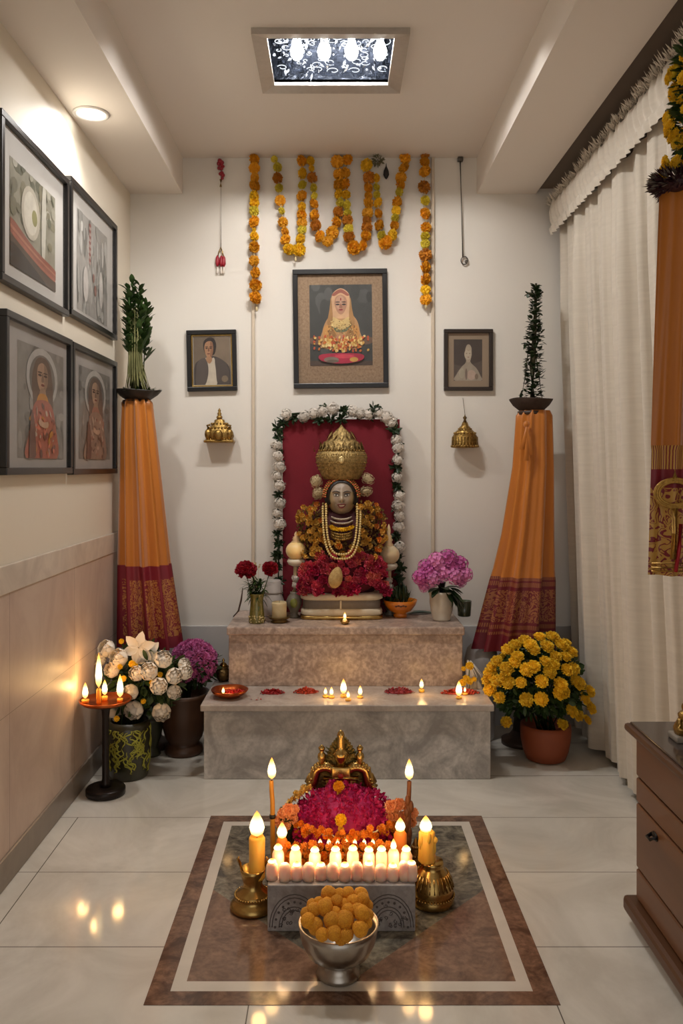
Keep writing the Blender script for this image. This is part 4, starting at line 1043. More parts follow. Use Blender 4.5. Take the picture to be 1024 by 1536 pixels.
WOODDK = mat('dark_stand_wood', (58, 40, 28), .5, var=.5, vscale=12, stretch=(1, 1, .2))
def stand(label, dc, cxb, cxt, ztop, rcol):
    t = thing('draped_pedestal', label, 'pedestal', (cxb, dc, 0))
    mb = MB(); lathe(mb, [(.09, 0), (.09, .02), (.06, .03), (rcol, .06)], 24)
    tube(mb, [(0, 0, .05), ((cxt - cxb) * .5, 0, ztop * .5), (cxt - cxb, 0, ztop)], rcol, 16)
    lathe(mb, [(rcol, ztop - .02), (.062, ztop - .015), (.062, ztop), (.01, ztop)], 24, (cxt - cxb, 0, 0)); mb.build('column', WOODDK, t)
    return t
DL = 3.70
zt_l = P(0, 601, DL).z
t = stand('tall pedestal in the left corner draped in saffron silk with crimson panel border', DL, P(226, 0, DL).x, P(205, 0, DL).x, zt_l, .04)
drape(t, [(600, 184, 228), (604, 182, 231), (660, 180, 238), (760, 179, 250), (846, 178, 260), (968, 178, 279)], DL, lambda v: .07 + .07 * v, 5, 846, SAFFRON, BRL, 4)
DR = 3.74
zt_r = P(0, 617, DR).z
t = stand('tall pedestal at the right by the curtain draped in knotted saffron silk with maroon border', DR, P(782, 0, DR).x, P(797, 0, DR).x, zt_r, .04)
drape(t, [(616, 777, 826), (624, 771, 830), (700, 766, 832), (800, 750, 833), (852, 738, 834), (870, 733, 835), (972, 707, 836)], DR, lambda v: .07 + .06 * v, 5, 862, SAFFRON, BRR, 9)
# tied knot with a hanging end
mb = MB(); o = t.location; kx = P(789, 640, DR - .09) - o
ball(mb, kx + Vector((0, 0, .01)), (.014, .012, .016), 10)
for (dx, w_, ln) in ((-.014, .014, .10), (.012, .013, .125), (-.002, .012, .15)):
    vs = []
    for j in range(8):
        u = j / 7
        for s in (-1, 0, 1): vs.append(kx + Vector((dx * u * 1.4 + s * w_ * (.3 + .7 * u), -.006 - .006 * (s == 0) - .012 * math.sin(u * PI), -ln * u)))
    mb.add(vs, grid_faces(3, 8))
mb.build('tied_knot', SAFFRON, t)

# bowls with plants on the stands
BOWLM = mat('dark_bowl', (44, 38, 32), .5, var=.5, vscale=40, bump=.3)
def wavy_bowl(mb, r, h, n=48, wav=.06):
    prof = [(.45, 0), (.55, .04), (.85, .5), (1.0, .9), (1.02, 1.0), (.95, .98), (.8, .6), (.5, .4)]
    vs = []
    for k, (a, z) in enumerate(prof):
        for i in range(n):
            t_ = 2 * PI * i / n; w_ = 1 + wav * (math.sin(3 * t_) + .5 * math.sin(7 * t_ + 1)) * a
            vs.append((r * a * w_ * math.cos(t_), r * a * w_ * math.sin(t_), h * (z + wav * 1.5 * a * math.sin(2 * t_ + .5))))
    fs = grid_faces(n, len(prof), True); fs.append(tuple(reversed(range(n)))); fs.append(tuple((len(prof) - 1) * n + i for i in range(n)))
    mb.add(vs, fs)
k = DL / F
t = thing('potted_plant', 'tall leafy green plant in a dark wavy dish on the left saffron pedestal', 'plant', (P(205, 0, DL).x + .005, DL, zt_l))
mb = MB(); wavy_bowl(mb, .098, .045); mb.build('dish', BOWLM, t)
mb = MB(); bz = .02
for i in range(130):                               # bundle of thin stems spreading into the dish
    a = R(0, 2 * PI); r0 = R(.01, .07) * (1 if i % 3 else .6); r1 = R(0, .03); h = R(.18, .40)
    p0 = Vector((r0 * math.cos(a), r0 * math.sin(a), bz)); p2 = Vector((r1 * math.cos(a) - .01, r1 * math.sin(a), bz + h))
    p1 = p0.lerp(p2, .45) + Vector((-.35 * (p0.x - p2.x), -.35 * (p0.y - p2.y), 0))
    tube(mb, [p0, p0.lerp(p1, .6) , p1, p2], [.0022, .002, .0018, .0012], 4)
mb.build('stems', mat('olive_stem', (132, 128, 76), .7, var=.7, vscale=14, rgb2=(62, 70, 36)), t)
mb = MB()
for s in range(11):
    ax = R(-.045, .034); ay = R(-.03, .03); top = R(.36, .50) if s else .52
    tube(mb, [(ax * .6, ay, .1), (ax, ay, top)], .003, 5)
    for i in range(34):
        h = .20 + (top - .19) * (i + R(0, 1)) / 34; a = R(0, 2 * PI)
        leaf(mb, (ax, ay, h), (math.cos(a) * .7, math.sin(a) * .7, .8), R(.028, .055), R(.008, .014), bend=R(-.1, .35))
for (x, z, dx, l) in ((.045, .27, .4, .07), (.055, .21, .6, .07), (.04, .38, .5, .05)): leaf(mb, (x - .03, -.02, z - .05), (dx, -.1, 1), l * 1.3, .014, bend=.2)
for i in range(120):
    a = R(0, 2 * PI); r_ = R(.02, .09); leaf(mb, (r_ * math.cos(a), r_ * math.sin(a), .035), (math.cos(a) + R(-.5, .5), math.sin(a), R(.2, 1.4)), R(.02, .04), .004)
mb.build('foliage', GREEN, t)
t = thing('potted_plant', 'slender ivy-wrapped twig plant in a rough brown bowl on the right pedestal', 'plant', (P(797, 0, DR).x, DR, zt_r))
mb = MB(); wavy_bowl(mb, .094, .055, wav=.035); mb.build('dish', mat('rough_brown_bowl', (62, 46, 36), .85, var=.6, vscale=40, bump=.8, bscale=70), t)
TX = mat('mossy_stem', (66, 62, 38), .8, var=.6, vscale=30)
mb = MB(); hgt = P(0, 425, DR).z - zt_r
tube(mb, [(.004, 0, .03), (.004, 0, .2), (.014, 0, .36), (.02, 0, hgt)], [.016, .014, .009, .005], 8)
tube(mb, [(.024, 0, hgt - .055), (.0, -.01, hgt - .05), (-.018, -.01, hgt - .045)], .004, 6); tube(mb, [(.02, 0, hgt - .055), (.05, -.01, hgt - .04)], .004, 6)
for s in (-1, 1): tube(mb, [(s * .05, .0, .04), (s * .03, -.01, .16), (s * .012, 0, .3)], [.003, .003, .002], 5)
mb.build('stems', TX, t)
mb = MB()
for i in range(640):
    u = R(0, 1); h = .04 + (hgt - .05) * u; w_ = .036 * (1 - u) ** .8 + .007 + (.008 if .5 < u < .66 else 0)
    a = R(0, 2 * PI); w_ *= R(.3, 1); c0 = (.004 + .016 * u + w_ * math.cos(a), w_ * math.sin(a), h)
    leaf(mb, c0, (math.cos(a), math.sin(a), R(-.3, 1)), R(.016, .028), R(.007, .011), bend=R(-.2, .4))
for (x, z) in ((-.035, .30), (-.03, .29), (-.05, .08), (-.055, .06), (.03, hgt - .04), (-.02, hgt - .05)):
    for i in range(7): leaf(mb, (x, -.01, z), rdir(), .018, .006)
mb.build('foliage', DARKGREEN, t)

# curtain
LINEN = mat('white_linen', (214, 205, 190), .85, var=.35, vscale=26, rgb2=(178, 168, 154), stretch=(.25, .25, 3.2), bump=.12, bscale=60, sheen=.2)
def curtx(y, z):
    u = max(0, min(1, (2.5 - z) / 2.5)); k = .22 + .78 * min(1, u * 4.5)
    w_ = math.sin(y * 40 + 1.6 * math.sin(y * 5)); f = .024 * math.copysign(abs(w_) ** .55, w_) + .014 * math.sin(y * 15 + 1) + .009 * math.sin(y * 71 + 1) + .014 * math.sin(y * 9 + 2) * u
    return 1.045 + .10 * u + .012 * u * math.sin(3.2 * y) + f * k
t = thing('curtain', 'full-length pleated off-white linen curtain along the right wall', 'curtain', (1.06, 2.6, 0))
o = t.location
y0c, y1c = 1.1, 3.93; n = 900; zs = [.018 + (2.365 - .018) * (j / 30) for j in range(31)]
mb = MB(); vs = []
for z in zs:
    for i in range(n):
        y = y0c + (y1c - y0c) * i / (n - 1); vs.append(Vector((curtx(y, z), y, z + (.012 * math.sin(y * 5) + .02 * max(0, math.sin(y * 2.3)) if z < .05 else 0))) - o)
mb.add(vs, grid_faces(n, len(zs))); mb.build('panel', LINEN, t)
mb = MB(); vs = []                                  # gathered heading
for z, out in ((2.33, -.012), (2.36, -.02), (2.375, -.006), (2.40, -.016), (2.44, -.02), (2.475, -.012)):
    for i in range(n):
        y = y0c + (y1c - y0c) * i / (n - 1); vs.append(Vector((1.028 + out + .005 * math.sin(y * 120 + 2 * math.sin(y * 11)) + .003 * math.sin(y * 61), y, z + (.01 * math.sin(y * 140) + .006 * math.sin(y * 57) if z > 2.46 else 0))) - o)
mb.add(vs, grid_faces(n, 6))
h_ = mb.build('heading', LINEN, t)
mb = MB()
for i in range(1500):                                # frayed fringe along the top
    y = R(y0c + .3, y1c); z = 2.465; ln = R(.012, .042); x = 1.02 + R(-.02, .01)
    b = Vector((x, y, z)) - o; tp = b + Vector((R(-.03, .005), R(-.016, .016), ln))
    petal(mb, b, tp, .0035, (1, 0, .2), .002)
mb.build('fringe', LINEN, h_, smooth=False)
mb = MB(); tube(mb, [(1.075, 1.1, 2.42), (1.075, 3.96, 2.42)], .012, 10)
tag(mb.build('curtain_rail', mat('brown_rail', (72, 58, 48), .5)), kind='structure')

# hanging drape at the right edge of the view
dh = 1.92; kx = dh / F
t = thing('hanging_drape', 'saffron silk drape with gold brocade end hanging at the far right edge', 'drape', (.865, dh, P(0, 290, dh).z))
o = t.location
BRH = brocade('gold_brocade', (122, 28, 40), (206, 164, 76), .0, .2, 0, ((.243, .31),), -.55)
def sheet(y0, y1, m, name, n=60):
    mb = MB(); rows = 24; vs = []; zb_ = P(0, y1, dh).z
    for j in range(rows):
        u = j / (rows - 1); py = y0 + (y1 - y0) * u
        lx = 992 - (py - 290) / 570 * 20; L = P(lx, py, dh)
        for i in range(n):
            s = i / (n - 1); x = L.x + s * (.20 + .03 * (py - 290) / 570)
            amp = .016 * (1 if py < 670 else .5)
            vs.append(Vector((x, dh + amp * math.sin(s * 17 + .6) + .006 * math.sin(s * 37 + py * .004), L.z - (.012 * s if py > 840 else 0))) - o)
            mb.uv[j * n + i] = (s * .24, (P(0, 862, dh).z - L.z) * -1)
    mb.add(vs, grid_faces(n, rows)); return mb.build(name, m, t)
sheet(285, 668, SAFFRON, 'cloth'); bd = sheet(668, 862, BRH, 'brocade_end'); tag(bd, 'gold and crimson brocade end of the drape')
GOLDTH = mat('gold_thread', (206, 164, 80), .4, .6, .8, 120, (120, 80, 34), bump=.6, bscale=220)
mb = MB(); c0 = P(1012, 740, dh - .022) - o
for rr_ in (.036, .041, .046): tube(mb, [c0 + Vector((rr_ * math.cos(a * PI / 18), 0, rr_ * .72 * math.sin(a * PI / 18))) for a in range(37)], .0035, 6)
tube(mb, [c0 + Vector((0, 0, .034)), c0 + Vector((0, 0, .055))], [.006, .002], 8)
tube(mb, [c0 + Vector((.0, 0, -.034)), c0 + Vector((-.004, 0, -.15))], .007, 6)
for zz in (-.16, -.17, -.178): tube(mb, [c0 + Vector((-.052, 0.004, zz)), c0 + Vector((.14, 0.008, zz))], .0025, 5)
mb.build('embroidery', GOLDTH, bd)
mb = MB(); e0 = P(1021, 786, dh - .026) - o; e1 = P(1013, 858, dh - .024) - o; tube(mb, [e0, e0.lerp(e1, .5) + Vector((.002, 0, 0)), e1], .0045, 6); mb.build('red_piping', mat('red_piping', (160, 16, 32), .5), bd)
mb = MB(); tube(mb, [(.02, 0, 0), (.02, 0, ZS - o.z - .001)], .003, 6); mb.build('cord', DARKGREEN, t)
t = thing('flower_tassel', 'dark burgundy flower tuft above the saffron drape at the far right', 'flowers', P(1012, 276, dh) + Vector((.02, 0, 0)))
BURG = mat('burgundy_petal', (58, 16, 26), .6, var=.6, vscale=40, rgb2=(24, 12, 14))
mb = MB()
for i in range(260):
    d = rdir(-.6, .6); b = Vector((d.x * .05, d.y * .04, d.z * .022)); petal(mb, b, b + Vector((d.x * .034, d.y * .03, d.z * .03 + R(-.008, .008))), .004, rdir(), .002)
ball(mb, (0, 0, 0), (.055, .04, .02), 12); mb.build('petals', BURG, t, smooth=False)
mb = MB()
ball(mb, (0, 0, 0), (.05, .036, .016), 10)
for i in range(90):
    d = rdir(-.4, .6); d.x = -abs(d.x) if R(0, 1) < .7 else d.x; b = Vector((d.x * .06, d.y * .04, d.z * .02)); petal(mb, b, b + d * R(.02, .034), .0035, rdir(), .002)
mb.build('grey_bracts', mat('grey_bract', (110, 96, 84), .8, var=.5, vscale=40), t, smooth=False)
YM = mat('yellow_mum', (246, 204, 40), .65, var=.4, vscale=3, rgb2=(230, 172, 24), rnd=.16)
YMUM = [mesh_of(pompom(110, 1, .19, .45, .45, -.45, .12, (1, 1, .62)), 'chrysanthemum', YM, False) for _ in range(3)]
t = thing('flower_garland', 'thick column of yellow flowers and leaves above the drape at the far right', 'garland', P(1020, 262, dh) + Vector((.015, 0, 0)))
o = t.location
mb = MB(); tube(mb, [(0.005, 0, 0), (.012, 0, .12), (.02, 0, .28)], [.02, .022, .012], 8)
for i in range(420):
    h = R(-.01, .3); d = rdir(-.2, .5); rr_ = .042 if h < .24 else .03; leaf(mb, (.008 + d.x * rr_ * .5, d.y * rr_ * .5, h), (d.x, d.y, R(-.2, .9)), R(.02, .036), .007)
mb.build('foliage', GREEN, t)
for i in range(88):
    h = .01 + .29 * (i + R(0, 1)) / 88; a = R(0, 2 * PI); bul = 1 + .22 * math.sin(h * 62)
    rr_ = (.046 if h < .22 else .046 - (h - .22) * .25) * bul; d = Vector((math.cos(a), math.sin(a), .3))
    inst('blossom', random.choice(YMUM), t, (.008 + .01 * h / .3 + rr_ * d.x, rr_ * d.y, h), R(.016, .022), face_rot(d + rdir() * .4))

# cabinet
WOOD = mat('walnut_wood', (112, 70, 36), .42, var=.75, vscale=5, rgb2=(66, 40, 22), stretch=(1, .12, 1.6), bump=.05, bscale=40, coat=.15)
WOODD = mat('walnut_dark', (90, 56, 30), .45, var=.6, vscale=6, rgb2=(52, 32, 20), stretch=(1, .15, 1.6))
t = thing('wooden_cabinet', 'walnut drawer cabinet with moulded plinth standing at the right edge', 'cabinet', (.95, 1.8, 0))
o = t.location
def cbox(lo, hi, bev, name, m, par=None):
    mb = MB(); box(mb, tuple(Vector(lo) - o), tuple(Vector(hi) - o), bev); return mb.build(name, m, par or t, smooth=False)
CXF, CXB, CYF, CYB = .814, 1.03, 1.30, 2.262
cbox((CXF + .006, CYF, .07), (CXB, CYB, .52), .003, 'body', WOOD)
cbox((CXF - .004, CYF, 0), (CXB, CYB + .002, .034), .008, 'plinth', WOODD)
cbox((CXF - .03, CYF, .030), (CXB, CYB + .02, .073), .012, 'base_moulding', WOODD)
cbox((CXF - .026, CYF, .52), (CXB, CYB + .02, .541), .008, 'top', WOODD)
cbox((CXF - .012, CYF, .5405), (CXB, CYB + .008, .546), .002, 'glass_top', mat('dark_glass_top', (70, 62, 58), .12, spec=.6))
dr = None
for (za, zb2, yb) in ((.4085, .512, CYB - .012), (.3395, .4025, CYB - .012), (.1625, .3335, CYB - .012), (.078, .1565, CYB - .012)):
    f = cbox((CXF - .003, CYF, za), (CXF + .01, yb, zb2), .004, 'drawer_front', WOOD)
    if za == .1625: dr = f
mb = MB(); hc = Vector((CXF - .004, 2.115, .302)) - o
mb2 = MB(); ball(mb2, hc, (.005, .02, .011), 12); tube(mb2, [hc + Vector((0, -.018, .004)), hc + Vector((-.016, -.01, -.004)), hc + Vector((-.016, .012, -.006)), hc + Vector((0, .018, 0))], .0045, 8)
mb2.build('handle', mat('black_iron', (26, 24, 22), .4, .6), dr)
t = thing('figurine', 'small gilt figurine on a grey stone base on the cabinet top', 'figurine', (.889, 2.115, .546))
mb = MB(); box(mb, (-.035, -.03, 0), (.035, .03, .016), .004); mb.build('base', mat('grey_stone', (140, 132, 120), .5, var=.5), t)
mb = MB(); lathe(mb, [(.028, .016), (.031, .03), (.024, .045), (.018, .056), (.02, .066), (.012, .074)], 20); ball(mb, (0, 0, .084), (.011, .011, .013), 12); tube(mb, [(-.02, -.01, .055), (-.03, -.02, .035), (-.012, -.028, .03)], .006, 6); tube(mb, [(.02, -.01, .055), (.03, -.02, .035), (.012, -.028, .03)], .006, 6); mb.build('figure', GOLD, t)
# ==================================================================== ON THE UPPER STEP
def up(px, py): return on_plane(px, py, ZU + .0005)
def low(px, py): return on_plane(px, py, ZL + .0005)
def fl(px, py): return on_plane(px, py, .0005)

# glass vase with two red peonies
c = up(385, 934); k = c.y / F
t = thing('glass_vase', 'tapered green-gold glass vase on the left of the upper step', 'vase', c)
VG = mat('green_gold_glass', (128, 116, 52), .25, .1, .8, 70, (70, 74, 30), bump=.3, bscale=140, coat=.5)
mb = MB(); lathe(mb, [(.034, 0), (.036, .006), (.034, .03), (.030, .07), (.028, .10), (.033, .125), (.035, .13), (.031, .128), (.025, .10), (.024, .05)], 28); mb.build('body', VG, t)
mb = MB()
for i in range(60):
    a = R(0, 6.28); z = R(.004, .035); ball(mb, (.0345 * math.cos(a), .0345 * math.sin(a), z), R(.002, .004), 6)
mb.build('gold_studs', mat('pale_gold_stud', (206, 186, 130), .35, .6), t)
PEONY = mat('deep_red_peony', (160, 6, 34), .6, var=.5, vscale=30, rgb2=(100, 0, 20))
STEMG = mat('stem_green', (86, 106, 46), .6, var=.5, vscale=20, rgb2=(44, 64, 26))
for (px, py, r, sq, lab) in ((369, 855, .052, .72, 'wide-open deep red peony, the left one in the green glass vase'), (405, 853, .039, .85, 'rounder deep red peony, the right one in the green glass vase')):
    h = P(px, py, c.y - .01); tp = thing('peony', lab, 'flower', h); mb = pompom(130, 1.0, .30, .5, .55, -1, .22)
    mb.v = [(x * r, y * r, z * r * sq) for x, y, z in mb.v]
    mb.build('petals', PEONY, tp, smooth=False, rot=(.5, 0, 0))
    mb = MB(); b = Vector((c.x + (px - 385) * .0003, c.y, ZU + .06)) - h; tube(mb, [(0, 0, -r * .3), Vector((0, 0, -r * .3)).lerp(b, .5) + Vector((0, -.01, 0)), b], .0035, 6); mb.build('stem', STEMG, tp)
tp = thing('leaf_bunch', 'narrow green leaves spilling over the rim of the glass vase', 'leaves', c + Vector((0, 0, .13)))
mb = MB()
for i in range(150):
    a = R(0, 6.28); d = Vector((math.cos(a), math.sin(a) * .8, R(-.6, 1.6))); leaf(mb, (R(-.02, .02), R(-.02, .02), R(-.02, .05)), d, R(.03, .068), R(.003, .006), bend=R(.2, .8))
mb.build('leaves', GREEN, tp)
mb = MB()
for (x, z) in ((-.014, .115), (.01, .12), (-.004, .125)):
    for i in range(8): petal(mb, (x, 0, z), Vector((x, 0, z)) + rdir() * .012, .004, rdir(), .001)
    tube(mb, [(x * .2, 0, .02), (x, 0, z)], .0012, 4)
mb.build('filler_blooms', mat('cream_filler', (214, 190, 150), .7), tp, smooth=False)
mb = MB(); a_, b_ = up(350, 926), P(364, 882, c.y + .05)
tube(mb, [a_ + Vector((0, 0, .004)), a_.lerp(b_, .25) + Vector((.012, 0, -.004)), a_.lerp(b_, .6) + Vector((.010, 0, 0)), b_ + Vector((0, 0, .0))], [.003, .004, .004, .002], 8)
tag(mb.build('dried_stalk', mat('grey_brown_stalk', (104, 88, 76), .7)), 'curved grey-brown dried stalk leaning beside the glass vase', 'stalk')

# grey ceramic jar and pillar candle
c = up(410, 924)
t = thing('ceramic_jar', 'pale grey lidded ceramic jar behind the pillar candle', 'jar', c)
JAR = mat('grey_ceramic', (172, 164, 158), .35, var=.25, vscale=12)
mb = MB(); lathe(mb, [(.036, 0), (.044, .01), (.050, .04), (.048, .075), (.038, .1), (.036, .105)], 28); mb.build('body', JAR, t)
mb = MB(); lathe(mb, [(.039, .105), (.041, .112), (.036, .118), (.036, .16), (.03, .166), (.001, .168)], 28); mb.build('lid', JAR, t)
c = up(418.5, 933)
t = thing('candle_dish', 'small brass footed dish under the cream pillar candle', 'dish', c)
mb = MB(); lathe(mb, [(.036, 0), (.038, .006), (.03, .01), (.046, .018), (.05, .026), (.047, .026), (.035, .02), (.001, .019)], 28); mb.build('dish', DARKBRASS, t)
t = thing('pillar_candle', 'squat unlit cream pillar candle in a brass dish', 'candle', c + Vector((0, 0, .0195)))
mb = MB(); lathe(mb, [(.031, 0), (.033, .004), (.032, .03), (.033, .062), (.031, .07), (.026, .066), (.001, .062)], 28, ripple=7, ramp=.015); mb.build('wax', mat('aged_cream_wax', (204, 184, 142), .6, sss=.3, var=.4, vscale=40, rgb2=(170, 148, 108), bump=.3), t)
mb = MB(); tube(mb, [(0, 0, .06), (.001, 0, .075)], .0012, 6); mb.build('wick', WICK, t)

# the two globe lamps
GLOBE = mat('cream_globe', (236, 206, 146), .35, sss=.4, var=.3, vscale=12, rgb2=(224, 176, 104))
GLOBE2 = mat('ivory_globe', (226, 206, 166), .35, sss=.4, var=.3, vscale=12, rgb2=(206, 180, 134))
def globe_lamp(label, px, base, gm, ballpy, rx, rz, toppy, medallion, vase_h):
    t = thing('globe_stand', label, 'ornament', base); d = base.y; Z = lambda py: P(0, py, d).z - base.z
    o_ = Vector((P(px, 0, d).x - base.x, 0, 0))
    STN = mat('grey_stoneware', (122, 114, 100), .4, var=.5, vscale=40, rgb2=(80, 74, 62))
    mb = MB(); lathe(mb, [(.024, 0), (.026, .006), (.016, .016), (.02, .03), (.033, .055), (.036, .075), (.028, .095), (.017, .11), (.019, .116)], 24, (0, 0, 0)); v = mb.build('vase_base', STN, t)
    if medallion:
        mb = MB(); ball(mb, (0, -.034, .07), (.017, .005, .022), 12); mb.build('medallion', mat('green_medallion', (140, 142, 60), .4, var=.8, vscale=90, rgb2=(60, 70, 24)), v)
    zb_ = Z(ballpy); mb = MB(); tube(mb, [(0, 0, .11), (o_.x * .6, 0, .16), (o_.x, 0, zb_ - rz * .8)], [.013, .009, .012], 12); mb.build('stem', mat('ivory_stem', (196, 176, 140), .5), t)
    for q_, zz in enumerate((.15, .178)):
        inst('stem_blossom', WCL[q_], t, (o_.x * .6 + R(-.003, .003), -.006, zz + Z(ballpy) - Z(826)), R(.017, .02), (R(0, 6), R(0, 6), 0))
    mb = MB(); lathe(mb, [(.01, -rz - .03), (.034, -rz - .02), (.042, -rz - .006), (.036, -rz + .006), (.01, -rz + .002)], 24, (o_.x, 0, zb_)); mb.build('saucer', mat('cream_saucer', (206, 196, 176), .4), t)
    mb = MB(); ball(mb, (o_.x, 0, zb_), (rx, rx, rz), 24); mb.build('globe', gm, t)
    zt_ = Z(toppy); h = zt_ - zb_ - rz
    mb = MB(); lathe(mb, [(.02, zb_ + rz * .86), (.022, zb_ + rz * .96), (.013, zb_ + rz + h * .14), (.019, zb_ + rz + h * .24), (.012, zb_ + rz + h * .34), (.016, zb_ + rz + h * .42), (.007, zb_ + rz + h * .5), (.009, zb_ + rz + h * .7), (.006, zb_ + rz + h * .85), (.001, zt_)], 16, (o_.x, 0, 0)); mb.build('finial', mat('ivory_finial', (226, 196, 150), .4), t)
    return t
b1 = up(441, 926); globe_lamp('glowing cream globe ornament on a grey vase, left of the idol', 444, b1, GLOBE, 826, .047, .043, 797, True, .1)
b2 = Vector((P(585, 0, 3.855).x, 3.855, ZU + .0005)); globe_lamp('ivory globe ornament with slender finial, right of the idol behind the orange bowl', 583, b2, GLOBE2, 832, .05, .045, 786, False, .1)
lamp(P(444, 826, b1.y - .12), .12, (1, .7, .35), .03)

# orange bowl with herbs, leaf, white vase with hydrangeas
c = up(600, 925)
t = thing('orange_bowl', 'small orange footed bowl right of the idol', 'bowl', c)
ORB = mat('orange_glaze', (214, 122, 24), .3, var=.3, vscale=25, rgb2=(184, 88, 12), coat=.4)
mb = MB(); lathe(mb, [(.03, 0), (.032, .01), (.026, .018), (.05, .03), (.07, .055), (.078, .078), (.074, .078), (.06, .05), (.02, .03)], 32); v = mb.build('bowl', ORB, t)
for i, a in enumerate((-1.9, -1.75, -1.6, -1.45, -1.3)):
    mb = MB(); ball(mb, (.0715 * math.cos(a), .0715 * math.sin(a), .058 + .003 * (i % 2)), (.006, .004, .004), 8); mb.build('painted_dot', mat('brown_glaze', (70, 34, 14), .4), v)
tp = thing('herb_bunch', 'dark green herb sprigs standing in the orange bowl', 'herbs', c + Vector((-.01, .0, .04)))
mb = MB()
for i in range(170):
    x = R(-.055, .05); b = (x, R(-.02, .03), R(0, .05)); leaf(mb, b, (x * 3 + R(-.4, .4), R(-.4, .4), 1), R(.03, .07), R(.0025, .005), bend=R(-.2, .5))
for i in range(50):
    leaf(mb, (R(-.07, -.02), R(-.02, .02), R(.02, .09)), rdir(-.2, 1), R(.02, .04), .005)
mb.build('leaves', DARKGREEN, tp)
c = up(634, 921)
mb = MB(); leaf(mb, (-.07, 0, .001), (1, .12, .32), .12, .026, bend=.3); leaf(mb, (-.06, .01, .001), (1, .2, .5), .09, .02, bend=.5)
tag(mb.build('broad_leaf', mat('blue_green_leaf', (86, 104, 92), .5, var=.4, vscale=30), None, c), 'blue-green broad leaf lying between the orange bowl and the white vase', 'leaf')
c = up(662, 930)
t = thing('ceramic_vase', 'white-grey ceramic vase at the right end of the upper step', 'vase', c)
WCER = mat('white_grey_ceramic', (206, 196, 178), .28, var=.35, vscale=20, rgb2=(168, 154, 134), coat=.3)
mb = MB(); lathe(mb, [(.036, 0), (.042, .005), (.04, .012), (.048, .04), (.054, .08), (.053, .105), (.057, .118), (.06, .13), (.055, .13), (.048, .11), (.04, .05)], 32); mb.build('body', WCER, t)
HYD = [mat('hydrangea_pink', (206, 96, 168), .6, var=.5, vscale=3, rgb2=(164, 58, 128), rnd=.2), mat('hydrangea_rose', (216, 130, 184), .6, var=.4, vscale=3, rgb2=(180, 80, 140), rnd=.15), mat('hydrangea_blush', (222, 160, 172), .6, var=.3, vscale=3, rgb2=(196, 110, 150))]
def floret_ball(n, fl_):
    mb = MB()
    for d in fib(n):
        if d.z < -.55: continue
        c0 = d * R(.82, 1.0); u, w, _ = basis(d); a0 = R(0, 6)
        for kk in range(4):
            a = a0 + 1.571 * kk; e = u * math.cos(a) + w * math.sin(a); petal(mb, c0, c0 + e * fl_ + d * .08, fl_ * .5, d, -.03)
    ball(mb, (0, 0, 0), .75, 10)
    return mb
HB = [mesh_of(floret_ball(54, .26), 'hydrangea_head', m_, False) for m_ in HYD]
tp = thing('hydrangea_bunch', 'full bunch of pink hydrangeas in the white ceramic vase', 'flowers', c + Vector((0, 0, .13)))
oo = tp.location
for (px, py, r, m_) in ((640, 852, .042, 0), (655, 842, .044, 1), (672, 838, .044, 0), (688, 848, .044, 0), (698, 862, .034, 1), (630, 866, .036, 0), (636, 880, .026, 1), (664, 858, .046, 1), (682, 864, .04, 1), (648, 868, .04, 1), (666, 840, .03, 2), (690, 872, .03, 1), (644, 858, .03, 0), (678, 850, .038, 0), (634, 874, .026, 0)):
    q_ = P(px, py, c.y - .03 + R(-.02, .03)); inst('flower_head', HB[m_], tp, q_ - oo, r, face_rot((R(-.5, .5), -1, .5)))
mb = MB()
for (dx, dz, l, w_) in ((.07, -.02, .09, .022), (.085, -.04, .08, .02), (.06, -.05, .10, .018), (.05, -.03, .08, .02), (-.04, -.005, .06, .02), (.03, .0, .07, .025), (.0, .0, .06, .02), (.08, -.0, .06, .022)):
    for q2 in range(3): leaf(mb, (dx * .4, -.035, .02 + dz * .3), (dx * 9 + R(-.3, .3), R(-.5, .2), dz * 12 + R(-.4, .3)), l, w_ * R(.6, 1), bend=.4)
tube(mb, [(0, 0, -.1), (0, 0, .04)], .02, 8); mb.build('leaves', DARKGREEN, tp)
mb = MB()
for (x, z) in ((-.055, -.0), (-.045, .004), (-.06, .008)): ball(mb, (x, -.03, z + .01), .008, 8)
mb.build('white_buds', WHITEB, tp)
c = up(697, 925)
t = thing('glass_tumbler', 'dark green glass tumbler behind the white ceramic vase', 'tumbler', c + Vector((0, .02, 0)))
mb = MB(); lathe(mb, [(.028, 0), (.03, .004), (.034, .07), (.032, .07), (.027, .01)], 24); mb.build('body', mat('green_glass', (66, 76, 56), .15, var=.3, coat=.5), t)
def diya(label, pos, r=.022, fh=.03, m=BRASS, group=None):
    t = thing('oil_lamp', label, 'oil lamp', pos, None, group)
    mb = MB(); lathe(mb, [(r * .6, 0), (r * .7, .003), (r * .95, .010), (r, .015), (r * .9, .014), (r * .5, .008)], 20); mb.build('bowl', m, t)
    mb = MB(); lathe(mb, [(r * .55, .012), (r * .4, .02), (r * .2, .026)], 12); mb.build('wick', WAX, t)
    flame(t, (0, 0, .022), fh)
    return t
c = up(517, 936); diya('tiny brass oil lamp burning on the front edge of the upper step', c, .022, .03)
lamp(c + Vector((0, -.02, .05)), .25)

